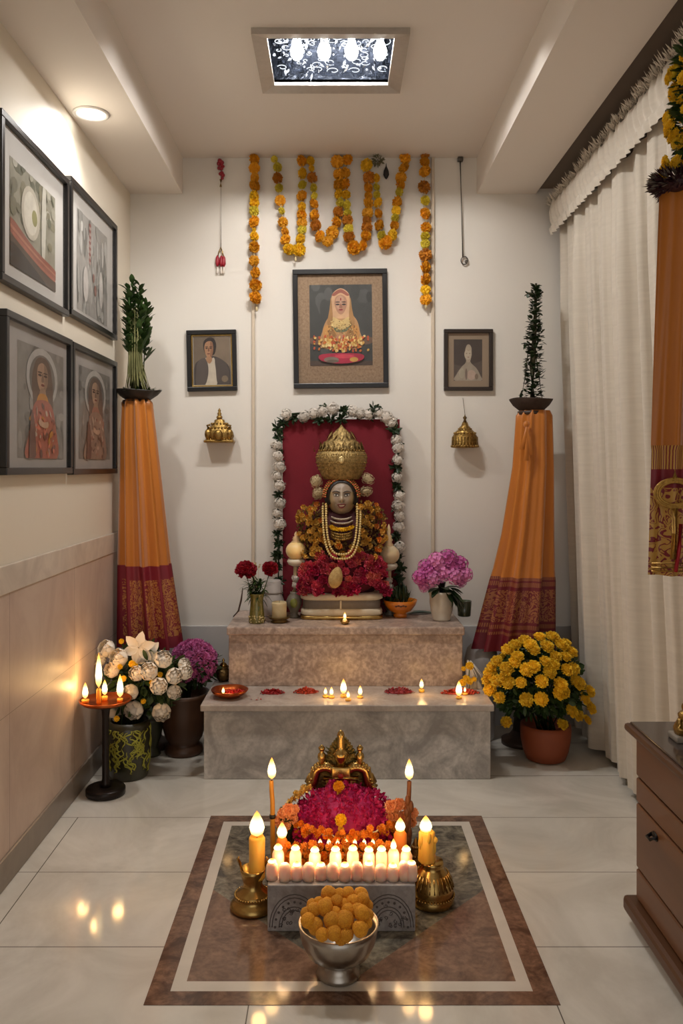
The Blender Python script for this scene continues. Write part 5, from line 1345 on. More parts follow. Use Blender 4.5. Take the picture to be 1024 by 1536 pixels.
# ==================================================================== ON THE LOWER STEP
def tealight(label, px, base_py, tip_py, cup=True, tall=0):
    c = low(px, base_py); h = P(0, tip_py, c.y).z - c.z
    t = thing('tea_light', label, 'candle', c); b = tall or .008
    mb = MB(); lathe(mb, [(.010, 0), (.0125, .003), (.012, b), (.001, b)], 16); mb.build('wax', YWAX, t)
    mb = MB(); tube(mb, [(0, 0, b), (.001, 0, b + .006)], .0014, 6); mb.build('wick', WICK, t)
    flame(t, (0, 0, b + .002), max(.014, h - b - .002), None)
    return c
tl = [(488, 1046, 1031, 'burning tea light, leftmost of the close group at the middle of the lower step'), (497, 1047, 1030, 'burning tea light just right of the leftmost one on the lower step'), (515, 1046, 1018, 'tallest flame at the centre of the lower step'), (522, 1051, 1036, 'small burning tea light in front of the tallest flame'), (540, 1047, 1028, 'burning tea light, rightmost of the middle group on the lower step'), (632, 1038, 1018, 'lone burning tea light right of the dark red petal heap')]
for px, by, ty, lb in tl: tealight(lb, px, by, ty, tall=.012 if ty < 1020 else 0)
for (px, py, e) in ((494, 1038, .35), (515, 1034, .45), (538, 1038, .3), (632, 1032, .3), (692, 1036, .45), (343, 1038, .35)):
    p = low(px, py + 8); lamp(p + Vector((0, -.03, .045)), e * .9)
REDP = mat('red_petal', (176, 30, 30), .6, var=.6, vscale=60, rgb2=(120, 10, 24)); ROSEP = mat('dusty_red_petal', (168, 56, 60), .6, var=.6, vscale=60, rgb2=(122, 22, 34)); ORP = mat('orange_red_petal', (196, 66, 30), .6, var=.6, vscale=60, rgb2=(140, 24, 16))
def petal_heap(label, px, py, rx, ry, h, n, m):
    c = low(px, py); mb = MB(); ball(mb, (0, 0, 0.0), (rx * .85, ry * .85, h * .6), 14)
    mb.v = [(x, y, max(z, 0)) for x, y, z in mb.v]
    for i in range(n):
        a = R(0, 6.283); q_ = math.sqrt(R(0, 1)); x, y = rx * q_ * math.cos(a), ry * q_ * math.sin(a); z = h * (1 - q_ * q_) * R(.5, 1) + .001
        d = rdir(-.1, .7); petal(mb, (x, y, z), Vector((x, y, z)) + d * R(.008, .014), .004, rdir(), .001)
    return tag(mb.build('petal_heap', m, None, c, smooth=False), label, 'flower petals', None, 'stuff')
petal_heap('small bright red petal heap, first heap right of the copper dish', 409, 1040, .047, .022, .016, 170, REDP)
petal_heap('orange-red petal heap left of the middle candles on the lower step', 459, 1039, .048, .024, .02, 190, ORP)
petal_heap('dusty dark red petal heap right of the middle candles on the lower step', 598, 1039, .058, .026, .022, 210, ROSEP)
petal_heap('wide orange-red petal heap with two flames at the right end of the lower step', 690, 1040, .078, .026, .018, 280, ORP)
mb = MB()
for px, py in ((383, 1051), (388, 1047), (378, 1049), (392, 1050)):
    p = low(px, py) - low(384, 1050); petal(mb, p + Vector((0, 0, .0015)), p + Vector((R(-.01, .01), R(-.01, .01), .004)), .005, (0, 0, 1), .001)
tag(mb.build('loose_petals', REDP, None, low(384, 1050), smooth=False), 'few loose red petals scattered beside the copper dish', 'flower petals', None, 'stuff')
for px, by, ty, lb in ((688, 1048, 1021, 'taller flame burning among the petals at the right end of the lower step'), (697, 1042, 1030, 'lower flame burning among the petals at the right end of the lower step')):
    tealight(lb, px, by, ty)
# copper dish with petals and a flame
c = low(344, 1045)
t = thing('copper_dish', 'shallow copper dish at the left end of the lower step', 'dish', c)
mb = MB(); lathe(mb, [(.035, 0), (.045, .003), (.068, .018), (.076, .032), (.073, .032), (.062, .018), (.04, .007), (.001, .006)], 36, ripple=5, ramp=.03); mb.build('dish', COPPER, t)
mb = MB()
for i in range(110):
    x, y = R(-.01, .055), R(-.02, .03); petal(mb, (x, y, .012), Vector((x, y, .014)) + rdir(-.1, .8) * .013, .004, rdir(), .001)
tag(mb.build('petal_heap', REDP, None, c + Vector((0, 0, .003)), smooth=False), 'red petals lying inside the copper dish', 'flower petals', None, 'stuff')
tf = thing('oil_lamp', 'small oil flame burning in the left part of the copper dish', 'oil lamp', c + Vector((-.022, -.025, .0125)))
mb = MB(); lathe(mb, [(.008, 0), (.012, .003), (.012, .006), (.001, .007)], 14); mb.build('cup', BRASS, tf); flame(tf, (0, 0, .006), .028)
c = low(335, 1021)
t = thing('brass_pot', 'small round brass pot on the step behind the copper dish', 'pot', c)
mb = MB(); lathe(mb, [(.02, 0), (.024, .004), (.036, .02), (.038, .036), (.028, .05), (.02, .055), (.026, .064), (.022, .064), (.016, .05)], 24); mb.build('body', DARKBRASS, t)
mb = MB(); lathe(mb, [(.02, .064), (.012, .076), (.004, .082), (.007, .09), (.001, .1)], 16); mb.build('lid', BRASS, t)
# grey floor jar and the netting with yellow flowers at the right end
c = Vector((P(722, 0, 3.8).x, 3.8, 0.0005))
t = thing('floor_jar', 'tall pale grey jar standing between the steps and the right pedestal', 'jar', c)
mb = MB(); lathe(mb, [(.05, 0), (.056, .01), (.062, .15), (.075, .3), (.078, .36), (.066, .41), (.045, .432), (.001, .438)], 32); mb.build('body', mat('pale_grey_jar', (196, 190, 186), .5, var=.2, vscale=6), t)
c = low(712, 1030)
t = thing('net_bundle', 'crumpled white netting at the right end of the lower step', 'netting', c)
NET = mat('white_net', (206, 196, 180), .8, var=.6, vscale=60, rgb2=(150, 136, 120))
mb = MB(); vs = []
for j in range(9):
    for i in range(20):
        a = 2 * PI * i / 20; u = j / 8; rr_ = .036 * (1 - u) ** .8 * (1 + .25 * math.sin(5 * a + 3 * u)) + .002
        vs.append((rr_ * math.cos(a) - .03 * u, rr_ * math.sin(a), .115 * u))
mb.add(vs, grid_faces(20, 9, True)); mb.build('cloth', NET, t)
mb = MB()
for i in range(16):
    a = R(0, 6.28); p0 = Vector((.038 * math.cos(a), .038 * math.sin(a), .004)); tube(mb, [p0, p0 * .7 + Vector((R(-.01, .01), R(-.01, 0), .05)), p0 * .2 + Vector((-.025, 0, .11))], .0016, 4)
mb.build('threads', mat('white_thread', (0, 0, 0)), t)
t = thing('yellow_blossoms', 'few yellow blossoms on the netting by the right step end', 'flowers', low(702, 1032) + Vector((0, -.03, .0)))
oo = t.location
mb = MB(); tube(mb, [(0, .0, .0), (.0, .01, .05), (.004, .02, .1)], .002, 5); mb.build('stem', STEMG, t)
for (px, py, r) in ((704, 999, .02), (699, 1018, .018), (694, 1024, .018), (704, 1022, .017), (711, 1019, .012), (695, 1003, .012)):
    inst('blossom', random.choice(YMUM), t, P(px, py, oo.y + .005) - oo, r, face_rot((0, -1, .6)))

# ==================================================================== FLOOR PLANTS
# potted chrysanthemum at the right
c = fl(818, 1138)
t = thing('chrysanthemum_plant', 'bushy yellow chrysanthemum in a terracotta pot by the curtain', 'potted plant', c)
TERRA = mat('terracotta', (150, 74, 40), .55, var=.4, vscale=9, rgb2=(116, 50, 26))
mb = MB(); lathe(mb, [(.07, 0), (.082, .006), (.095, .04), (.104, .09), (.106, .13), (.104, .15), (.092, .15), (.085, .12), (.001, .12)], 40); mb.build('pot', TERRA, t)
mb = MB(); cc_ = P(810, 1028, c.y) - c; rx, rz = .205, .205
for i in range(1500):
    d = rdir(-.75, 1); q_ = R(.45, .94); p = Vector((cc_.x + d.x * rx * q_, d.y * rx * .85 * q_, cc_.z + d.z * rz * q_ * (1 if d.z > 0 else .8)))
    if p.x + c.x > 1.03 or (p.x + c.x < .66 and p.z < .32): continue
    leaf(mb, p, d + rdir() * .8, R(.025, .045), R(.007, .012), rdir(), R(0, .4))
for i in range(26):
    d = rdir(.1, 1); tube(mb, [(R(-.04, .04), R(-.04, .04), .12), (cc_.x + d.x * .15, d.y * .13, cc_.z + d.z * .15)], .003, 5)
mb.build('foliage', mat('mum_leaf', (58, 84, 34), .5, var=.7, vscale=14, rgb2=(22, 40, 16)), t)
pts = [(762, 975), (787, 961), (809, 956), (828, 956), (848, 965), (856, 978), (772, 993), (795, 968), (820, 970), (842, 968), (745, 992), (760, 1003), (776, 985), (800, 1000), (817, 992), (833, 985), (848, 985), (860, 1003), (738, 1000), (731, 1020), (755, 1017), (745, 1022), (781, 1024), (790, 1005), (812, 1022), (829, 997), (850, 1005), (868, 1025), (749, 1047), (789, 1050), (811, 1049), (838, 1040), (845, 1038), (863, 1022), (876, 1047), (866, 1072), (857, 1066), (843, 1086), (759, 1083), (884, 1037), (885, 1062), (735, 1035), (880, 1080), (800, 975), (824, 1008), (735, 1010), (840, 1027), (772, 968), (762, 1024)]
for i, (px, py) in enumerate(pts):
    dx, dz = (px - 810) / 86, (1028 - py) / 80; d2 = max(0.0, 1 - dx * dx - dz * dz); y = c.y - .215 * math.sqrt(d2) * .85
    p = P(px, py, y) - c
    inst('flower_head', random.choice(YMUM), t, p, R(.026, .035), face_rot((dx, -.55 - math.sqrt(d2), max(dz, -.1) + .9)))
for i in range(26):
    d = rdir(-.1, .9); d.y = abs(d.y); d.x = min(d.x, .75); inst('flower_head', random.choice(YMUM), t, (cc_.x + d.x * .195, d.y * .17, cc_.z + d.z * .195), R(.024, .032), face_rot(d + Vector((0, 0, .5))))

# pink mum in a brown urn at the left of the steps
c = fl(281, 1128) + Vector((-.015, 0, 0))
t = thing('potted_chrysanthemum', 'round mauve-pink chrysanthemum in a dark brown urn left of the steps', 'potted plant', c)
URN = mat('brown_urn', (84, 54, 34), .4, var=.5, vscale=8, rgb2=(52, 32, 20))
mb = MB(); lathe(mb, [(.078, 0), (.084, .008), (.08, .03), (.068, .04), (.066, .05), (.08, .07), (.094, .12), (.103, .18), (.105, .23), (.11, .245), (.112, .262), (.1, .262), (.095, .23), (.001, .22)], 40); mb.build('urn', URN, t)
MAUVE = mat('mauve_petal', (200, 108, 164), .65, var=.5, vscale=4, rgb2=(166, 74, 130), rnd=.16)
MV = [mesh_of(pompom(110, 1, .13, .35, .5, -.5, .22, (1, 1, .75)), 'mum_head', MAUVE, False) for _ in range(3)]
cc_ = P(291, 993, c.y) - c
mb = MB()
for i in range(260):
    d = rdir(-1, .2); leaf(mb, Vector((cc_.x, 0, cc_.z)) + d * R(.05, .09), d + rdir() * .6, R(.03, .05), .009, rdir())
ball(mb, (cc_.x, 0, cc_.z), .085, 16); tube(mb, [(0, 0, .2), (cc_.x, 0, cc_.z)], .03, 8); mb.build('foliage', DARKGREEN, t)
for d in fib(64):
    if d.z < -.75: continue
    inst('flower_head', random.choice(MV), t, (cc_.x + d.x * .085, d.y * .085, cc_.z + d.z * .082), R(.028, .034), face_rot(d + rdir() * .2))

# white roses in a patterned pot
c = fl(193, 1163)
t = thing('patterned_pot', 'dark pot painted with lime green tendrils behind the candle stand', 'pot', c)
POT = mat('black_green_pot', (40, 36, 22), .35, var=.5, vscale=14, rgb2=(64, 62, 28), coat=.3)
mb = MB(); lathe(mb, [(.072, 0), (.076, .006), (.082, .06), (.086, .14), (.084, .19), (.078, .225), (.072, .225), (.07, .15), (.001, .14)], 40); v = mb.build('body', POT, t)
LIMEP = mat('lime_paint', (168, 164, 58), .4, var=.3, vscale=30, rgb2=(120, 122, 34))
rq = random.Random(5)
for i in range(99):                                # raised painted tendrils
    a = rq.uniform(3.0, 6.6) if i < 80 else rq.uniform(.3, 3); z = rq.uniform(.02, .17); da = rq.uniform(-.06, .06); pts_ = []
    for kk in range(9):
        a += da + .09 * math.sin(kk * 1.1 + i); z = min(.2, max(.012, z + rq.uniform(.002, .010))); rr_ = (.0765 + .0055 * z / .06 if z < .06 else .082 + .004 * (z - .06) / .08 if z < .14 else .086 - .002 * (z - .14) / .05) + .0016; pts_.append((rr_ * math.cos(a), rr_ * math.sin(a), z))
    mb = MB(); tube(mb, pts_, [.0016, .0024, .003, .0032, .003, .0028, .0024, .002, .001], 6); mb.build('painted_tendril', LIMEP, v)
cb = P(217, 1022, c.y + .06)
t = thing('rose_bouquet', 'bouquet of white roses, a lily and yellow filler in the patterned pot', 'bouquet', Vector((c.x, c.y, .15)))
oo = t.location; cc_ = cb - oo
mb = MB()
for i in range(620):
    d = rdir(-.8, 1); q_ = R(.3, .9); p = Vector((cc_.x + d.x * .165 * q_, cc_.y + d.y * .12 * q_, cc_.z + d.z * .16 * q_))
    if p.x + oo.x < XL + .05: continue
    leaf(mb, p, d + rdir() * .7, R(.03, .05), R(.008, .014), rdir(), R(0, .4))
for i in range(20):
    d = rdir(0, 1); tube(mb, [(R(-.03, .03), R(-.03, .03), .0), (cc_.x + d.x * .1, cc_.y + d.y * .08, cc_.z + d.z * .1)], .003, 5)
mb.build('foliage', mat('rose_leaf', (70, 92, 44), .5, var=.7, vscale=12, rgb2=(28, 46, 20)), t)
WROSE = mat('white_rose', (250, 240, 224), .55, rnd=.05)
RS = []
for i in range(3): mb = MB(); rose(mb, 1.0); RS.append(mesh_of(mb, 'rose_head', WROSE))
rp = [(160, 973, .034), (178, 987, .036), (168, 1005, .03), (245, 989, .034), (223, 1007, .035), (261, 1014, .032), (277, 1008, .03), (238, 1029, .034), (261, 1038, .028), (201, 1065, .036), (242, 1068, .036), (205, 1010, .03), (150, 990, .026), (167, 1072, .03), (196, 1038, .03), (178, 1046, .026), (276, 996, .024)]
for px, py, r in rp:
    dx, dz = (px - 217) / 72, (1022 - py) / 68; d2 = max(.02, 1 - dx * dx - dz * dz); y = cb.y - .13 * math.sqrt(d2)
    inst('rose', random.choice(RS), t, P(px, py, y) - oo, r, face_rot((dx * .8, -1, dz * .7 + .25)))
mb = MB(); lc = P(208, 972, cb.y - .06) - oo
for i in range(6):
    a = i * 1.047 + .3; d = Vector((math.cos(a), -.5, math.sin(a))); leaf(mb, lc, d, .062, .02, (0, -1, 0), .5)
tube(mb, [lc, lc + Vector((0, -.03, .012))], .003, 6); mb.build('lily', WROSE, t)
lc = P(222, 980, cb.y - .05) - oo; mb = MB()
for i in range(6):
    a = i * 1.047 + .8; d = Vector((math.cos(a), -.5, math.sin(a))); leaf(mb, lc, d, .055, .018, (0, -1, 0), .5)
mb.build('lily', WROSE, t)
for (px, py, r) in ((198, 996, .016), (203, 999, .014), (180, 1000, .012), (192, 1036, .013), (228, 1024, .012), (185, 1018, .014), (240, 1012, .012), (215, 1052, .012), (182, 962, .012), (175, 1078, .013)):
    inst('yellow_filler', random.choice(YMUM), t, P(px, py, cb.y - .12) - oo, r, face_rot((0, -1, .4)))
# a small dark urn half hidden behind it
c = fl(226, 1132); t = thing('small_urn', 'small dark green urn half hidden behind the patterned pot', 'urn', c)
mb = MB(); lathe(mb, [(.04, 0), (.044, .006), (.036, .02), (.03, .04), (.045, .08), (.052, .12), (.046, .15), (.05, .16), (.044, .16), (.001, .15)], 28); mb.build('body', mat('dark_green_urn', (56, 58, 40), .4, var=.5, vscale=14), t)

# candle stand
c = fl(156, 1191) + Vector((.006, 0, 0)); d = c.y
t = thing('candle_stand', 'slim dark pedestal stand with a copper tray in front of the roses', 'candle stand', c)
IRON = mat('dark_iron', (40, 32, 28), .35, .5, .4, 20, (24, 18, 16))
zp = P(0, 1053, d).z
mb = MB(); lathe(mb, [(.066, 0), (.073, .003), (.074, .022), (.07, .028), (.03, .03), (.001, .03)], 36); mb.build('base', IRON, t)
mb = MB(); lathe(mb, [(.022, .028), (.016, .045), (.013, .06), (.013, zp - .06), (.016, zp - .03), (.024, zp - .012), (.03, zp - .004)], 20); mb.build('pole', IRON, t)
mb = MB(); lathe(mb, [(.03, zp - .006), (.085, zp - .004), (.096, zp + .004), (.098, zp + .012), (.093, zp + .012), (.085, zp + .005), (.001, zp + .004)], 40); mb.build('tray', COPPER, t)
top = zp + .0045
cl = [(126, 1054, .012, .022, 1024, 'burning candle at the left edge of the copper tray'), (148, 1055, .055, .014, 980, 'tallest burning yellow candle at the middle of the copper tray'), (157, 1050, .016, .018, 1020, 'burning candle close behind the tallest one on the copper tray'), (180, 1052, .012, .018, 1012, 'burning candle with a tall flame at the right edge of the copper tray')]
for (px, py, h, r, tip, lb) in cl:
    p = on_plane(px, py, top + .0005); p.y = min(p.y, c.y + .05)
    p = Vector(((px - CX) * p.y / F, p.y, top + .0005))
    v_ = Vector((p.x - c.x, p.y - c.y, 0))
    if v_.length > .074: v_ *= .074 / v_.length; p = Vector((c.x + v_.x, c.y + v_.y, p.z))
    tc_ = thing('candle', lb, 'candle', p)
    mb = MB(); lathe(mb, [(r * .6, 0), (r * .62, h * .9), (r * .5, h), (.001, h)], 16); mb.build('wax', YWAX, tc_)
    mb = MB(); tube(mb, [(0, 0, h), (.001, 0, h + .008)], .0015, 6); mb.build('wick', WICK, tc_)
    fh = P(0, tip, p.y).z - p.z - h; flame(tc_, (0, 0, h + .002), fh, min(.026, fh * .36))
for (px, py, e) in ((128, 1030, .9), (148, 1005, 1.2), (180, 1025, .9)):
    lamp(P(px, py, c.y) + Vector((0, -.03, .01)), e)

# ==================================================================== THE FLOOR ALTAR
# carved marble block with a double row of small candles
bx0_, bx1_ = P(401, 0, 2.22).x, P(623, 0, 2.22).x; zb_ = .1235; ybk = 2.335
CARV = marble('carved_grey_marble', (176, 170, 166), (104, 96, 92), .5, 6, .6, speck=.3)
t = thing('marble_block', 'low grey carved marble block behind the silver bowl', 'marble block', ((bx0_ + bx1_) / 2, 2.22, .0013))
o = t.location
mb = MB(); box(mb, (bx0_ - o.x, .0, 0), (bx1_ - o.x, ybk - 2.22, zb_), .003); v = mb.build('block', CARV, t, smooth=False)
ENG = mat('engraved_grey', (92, 84, 82), .7)
for cx_, sgn in ((-.125, 1), (.125, -1)):
    for i, rr_ in enumerate((.03, .036, .052, .058)):
        mb = MB(); tube(mb, [(cx_ + rr_ * 1.15 * math.cos(a * PI / 14), -.0005, .012 + rr_ * 1.5 * math.sin(a * PI / 14)) for a in range(15)], .0013, 5); mb.build('carved_arc', ENG, v)
    for i in range(16):
        a = R(0, PI); rr_ = R(.005, .045); p0 = Vector((cx_ + rr_ * 1.1 * math.cos(a), -.0005, .014 + rr_ * 1.4 * math.sin(a)))
        mb = MB(); a1 = R(0, 6); tube(mb, [p0 + Vector((.006 * (1 - kk / 9) * math.cos(a1 + kk * .9), 0, .006 * (1 - kk / 9) * math.sin(a1 + kk * .9))) for kk in range(8)], .0011, 5); mb.build('carved_scroll', ENG, v)
for cx_ in (-.125, .125):
    for i in range(11):
        a = PI * i / 10; mb = MB(); ball(mb, (cx_ + .052 * 1.0 * math.cos(a), -.0005, .012 + .0665 * math.sin(a)), (.0035, .0018, .0035), 8); mb.build('carved_bead', ENG, v)
ztop = zb_ + .0013
back = [417, 443, 472, 503, 529, 553, 572, 590, 609]; front = [408, 427, 445, 463, 481, 499, 517, 535, 553, 571, 589, 606, 617]
def votive(label, px, y, h, r, fl_h, grp):
    p = Vector(((px - CX) * y / F, y, ztop + .0003)); t = thing('votive_candle', label, 'candle', p, None, grp)
    mb = MB(); lathe(mb, [(r, 0), (r * 1.04, h * .3), (r * .98, h * .8), (r * .7, h * .97), (.001, h)], 16); mb.build('wax', PEACHWAX, t)
    if fl_h: flame(t, (0, 0, h - .004), fl_h, r * (1.5 if fl_h < .03 else 1.0))
for i, px in enumerate(front):
    votive('peach votive candle, ' + ordinal(i, len(front)) + ' in the front row on the marble block', px, 2.252 + R(-.004, .004), R(.036, .048), .0155, R(.012, .015) if i % 2 == 0 else 0, 'votive candles on the marble block')
for i, px in enumerate(back):
    votive('glowing votive candle, ' + ordinal(i, len(back)) + ' in the back row on the marble block', px, 2.30 + R(-.003, .003), R(.052, .06), .0165, .034 if px == 590 else R(.018, .021), 'votive candles on the marble block')
for px in (425, 470, 512, 555, 600): lamp(P(px, 1284, 2.262), .4, (1, .6, .28), .015)

# flower bank behind: low platform, gold rows, magenta heap, brass crown
px0, px1 = P(415, 0, 2.46).x, P(592, 0, 2.46).x
ORNB = mat('ornate_gold_wood', (190, 120, 44), .5, .3, .8, 60, (110, 54, 18), bump=.5, bscale=120)
t = thing('altar_platform', 'low gold ornamented platform under the magenta flower heap', 'platform', ((px0 + px1) / 2, 2.44, .0013))
o = t.location
mb = MB(); box(mb, (px0 - o.x - .008, 0, 0), (px1 - o.x + .008, .33, .105), .004); v = mb.build('body', ORNB, t, smooth=False)
mb = MB(); box(mb, (px0 - o.x - .012, -.006, .095), (px1 - o.x + .012, .335, .108), .004); mb.build('rim', GOLD, t, smooth=False)
zpl = .1095
MAGP = mat('magenta_petal', (186, 2, 92), .65, var=.5, vscale=30, rgb2=(126, 0, 56))
hc = Vector((P(514, 0, 2.6).x, 2.6, zpl)); rx, ry, rz = .168, .135, .125
mb = MB(); ball(mb, (0, 0, 0), (rx * .92, ry * .92, rz * .92), 24); mb.v = [(x, y, max(0, z)) for x, y, z in mb.v]
for i in range(1700):
    d = rdir(0, 1); wob = 1 + .05 * math.sin(d.x * 9 + d.y * 7) + .04 * math.sin(d.x * 17 + d.z * 13)
    p = Vector((d.x * rx, d.y * ry, d.z * rz)) * wob * R(.92, 1.0); nrm = Vector((d.x / rx, d.y / ry, d.z / rz)).normalized()
    dd = (nrm + rdir() * .9).normalized(); petal(mb, p, p + dd * R(.012, .02), .006, rdir(), .002)
tag(mb.build('magenta_heap', MAGP, None, hc, smooth=False), 'domed heap of loose magenta petals on the floor altar', 'flower petals', None, 'stuff')
def heap_y(x, z):                                   # front surface of the heap
    s = 1 - ((x - hc.x) / rx) ** 2 - ((z - hc.z) / rz) ** 2
    return hc.y - ry * math.sqrt(max(0, s))
def on_heap(px, py):
    y = 2.5
    for _ in range(12):
        p = P(px, py, y); y = .5 * y + .5 * heap_y(p.x, max(p.z, zpl + .005))
    return P(px, py, y - .012)
OM = mat('orange_altar_bloom', (238, 148, 30), .6, var=.5, vscale=4, rgb2=(208, 92, 10), rnd=.2, sss=.1)
OMM = [mesh_of(pompom(70, 1, .24, .45, .4), 'marigold_head', OM, False) for _ in range(3)]
t = thing('flower_garland', 'orange blossom garland looped across the front of the magenta heap', 'garland', on_heap(512, 1256))
o = t.location; pts_ = []
for i in range(30):
    u = i / 29; px = 441 + 148 * u; py = 1238 + 17 * math.sin(u * PI) + 2 * math.sin(i * 2.2); p = on_heap(px, py); pts_.append(p - o)
    for q2 in range(2): inst('blossom', random.choice(OMM), t, p - o + Vector((R(-.004, .004), R(-.004, .002), R(-.014, .012))), R(.009, .013), (R(0, 6), R(0, 6), 0))
mb = MB(); tube(mb, pts_, .003, 5); mb.build('string', mat('garland_string', (0, 0, 0)), t)
t = thing('flower_garland', 'orange and gold blossom garland draped along the platform edge behind the candles', 'garland', P(505, 1285, 2.42))
o = t.location; pts_ = []
for i in range(42):
    u = i / 41; px = 418 + 172 * u; p = P(px, 1268 + 26 * ((i % 3) / 2) + R(-3, 3), 2.418 + R(-.004, .004))
    inst('blossom', random.choice(OMM), t, p - o, R(.011, .016), (R(0, 6), R(0, 6), 0))
    if i % 3 == 1: pts_.append(p - o)
mb = MB(); tube(mb, pts_, .003, 5); mb.build('string', mat('garland_string', (0, 0, 0)), t)
for i, px in enumerate((480, 493, 506, 519, 532, 546, 559)):
    p = P(px, 1276, 2.40); p.z = zpl + .0  
    tb = thing('tiny_lamp', 'tiny yellow oil lamp, ' + ordinal(i, 7) + ' in the row along the platform edge', 'oil lamp', Vector((P(px, 0, 2.452).x, 2.452, zpl + .0005)), None, 'tiny lamps on the platform edge')
    mb = MB(); lathe(mb, [(.006, 0), (.010, .004), (.011, .014), (.008, .018), (.001, .018)], 12); mb.build('cup', YWAX, tb); flame(tb, (0, 0, .016), .02, .012)
for (px, py, lb) in ((508, 1180, 'single yellow-orange blossom on top of the magenta heap'), (511, 1230, 'single yellow blossom at the front of the magenta heap')):
    p = on_heap(px, py); t = thing('blossom', lb, 'flower', p)
    inst('flower_head', MG['Y'][0] if py > 1200 else MG['O'][0], t, (0, 0, 0), .019, (.9, 0, 0))
    mb = MB()
    for q2 in range(3): leaf(mb, (0, 0, -.008), (R(-.6, .6), -.4, -1), .03, .006)
    mb.build('sepals', mat('yellow_sepal', (214, 160, 40), .6), t)
lamp(P(511, 1222, 2.40), .25, (1, .6, .2))
PEACH = mat('peach_carnation', (240, 176, 130), .6, var=.4, vscale=5, rgb2=(226, 138, 84), rnd=.1, sss=.15)
PCH = [mesh_of(pompom(90, 1, .26, .4, .5, -1, .2), 'carnation', PEACH, False) for _ in range(2)]
for lb, pts_ in (('peach carnation cluster left of the magenta heap', [(424, 1221, .02), (432, 1215, .022), (438, 1228, .02), (418, 1232, .019), (428, 1238, .02), (442, 1214, .016)]),
                 ('peach carnation cluster right of the magenta heap', [(586, 1210, .022), (598, 1207, .022), (611, 1210, .02), (620, 1220, .018), (592, 1224, .022), (606, 1226, .022), (584, 1225, .018), (618, 1234, .016), (602, 1240, .018)])):
    yy = 2.52 if pts_[0][0] < 500 else 2.56
    t = thing('carnation_cluster', lb, 'flowers', Vector((P(pts_[0][0], 0, yy).x, yy, zpl))); o = t.location
    for px, py, r in pts_: inst('carnation', random.choice(PCH), t, P(px, py, yy + R(-.01, .01)) - o, r, face_rot((R(-.4, .4), -1, .5)))
    mb = MB(); cx_ = sum(q_[0] for q_ in pts_) / len(pts_); e = P(cx_, 1228, yy) - o; tube(mb, [(e.x, .01, -zpl + .0015), (e.x, .01, e.z)], .026, 10); mb.build('stem_bundle', DARKGREEN, t)
t = thing('gold_flower_spray', 'small gilt flower spray along the left shoulder of the magenta heap', 'ornament', P(445, 1195, 2.60)); o = t.location
for i, (px, py) in enumerate([(434, 1203), (440, 1198), (447, 1193), (452, 1188), (458, 1185), (464, 1181), (444, 1190), (455, 1181)]):
    mb = MB()
    for d_ in fib(16): petal(mb, (0, 0, 0), d_ * .012, .005, rdir(), .001)
    mb.build('gilt_flower', mat('pale_gilt', (232, 196, 112), .35, .6), t, P(px, py, 2.60 + .004 * i) - o, False)
mb = MB(); tube(mb, [P(430, 1206, 2.6) - o, P(447, 1195, 2.61) - o, P(466, 1180, 2.63) - o], .004, 6); mb.build('stem', GOLD, t)

# brass crown-shaped idol back
dcr = 2.70; c = Vector((P(511, 0, dcr).x, dcr, zpl))
t = thing('brass_arch_ornament', 'ornate brass arch ornament with a finial rising behind the magenta heap', 'ornament', c)
Zc = lambda py: P(0, py, dcr).z - zpl
Xc = lambda px: P(px, 0, dcr).x - c.x
mb = MB(); box(mb, (-.05, -.0, 0), (.05, .04, Zc(1170)), .004); mb.build('post', GOLD, t)
out = smooth_poly([(Xc(x), Zc(y)) for x, y in ((466, 1186), (468, 1166), (476, 1151), (488, 1141), (494, 1126), (502, 1114), (511, 1106), (521, 1113), (530, 1127), (536, 1142), (547, 1152), (556, 1166), (558, 1186))], 3)
mb = MB(); n_ = len(out); mb.add([(x, .012, z) for x, z in out] + [(x, .026, z) for x, z in out], [tuple(range(n_)), tuple(reversed(range(n_, 2 * n_)))] + [(k, (k + 1) % n_, n_ + (k + 1) % n_, n_ + k) for k in range(n_)])
for x, z in out: ball(mb, (x, .014, z), .005, 6)
mb.build('back_plate', mat('verdigris_brass', (140, 116, 60), .4, .8, .8, 90, (54, 60, 36), bump=1.0, bscale=150), t, smooth=False)
for s in (-1, 1):
    mb = MB(); arc = []
    for kk in range(15):
        a = PI * kk / 14 * .92; arc.append(Vector((s * (.052 - .046 * math.cos(a)), .0, Zc(1183) + .072 * math.sin(a) ** .8 - (0.02 if kk > 11 else 0))))
    tube(mb, arc, [.017] * 15, 10); mb.build('arch', BRASS, t)
    mb = MB()
    for kk in range(15):
        ball(mb, arc[kk] * 1.0 + Vector((s * .008 * (kk / 14), -.012, .006)), .006, 8)
        ball(mb, arc[kk] + Vector((s * .012 * (kk / 14), -.002, .014 * math.sin(PI * kk / 14))), .0065, 8)
    mb.build('arch_beading', BRASS, t)
    mb = MB(); lathe(mb, [(.012, 0), (.01, .012), (.014, .024), (.012, .036), (.006, .042), (.01, .05), (.011, .056), (.004, .064), (.001, .066)], 14, (s * .062, -.002, Zc(1147))); mb.build('side_figure', BRASS, t)
    mb = MB(); tube(mb, [(s * .096, 0, Zc(1184)), (s * .104, 0, Zc(1172)), (s * .098, 0, Zc(1160))], [.016, .014, .006], 10); mb.build('arch_foot', GOLD, t)
mb = MB(); box(mb, (-.03, -.022, Zc(1172)), (.03, .02, Zc(1148)), .004); mb.build('centre_block', BRASS, t)
mb = MB(); tube(mb, [(-.055, -.012, Zc(1166)), (0, -.02, Zc(1163)), (.055, -.012, Zc(1166))], .008, 8); mb.build('brow_bar', BRASS, t)
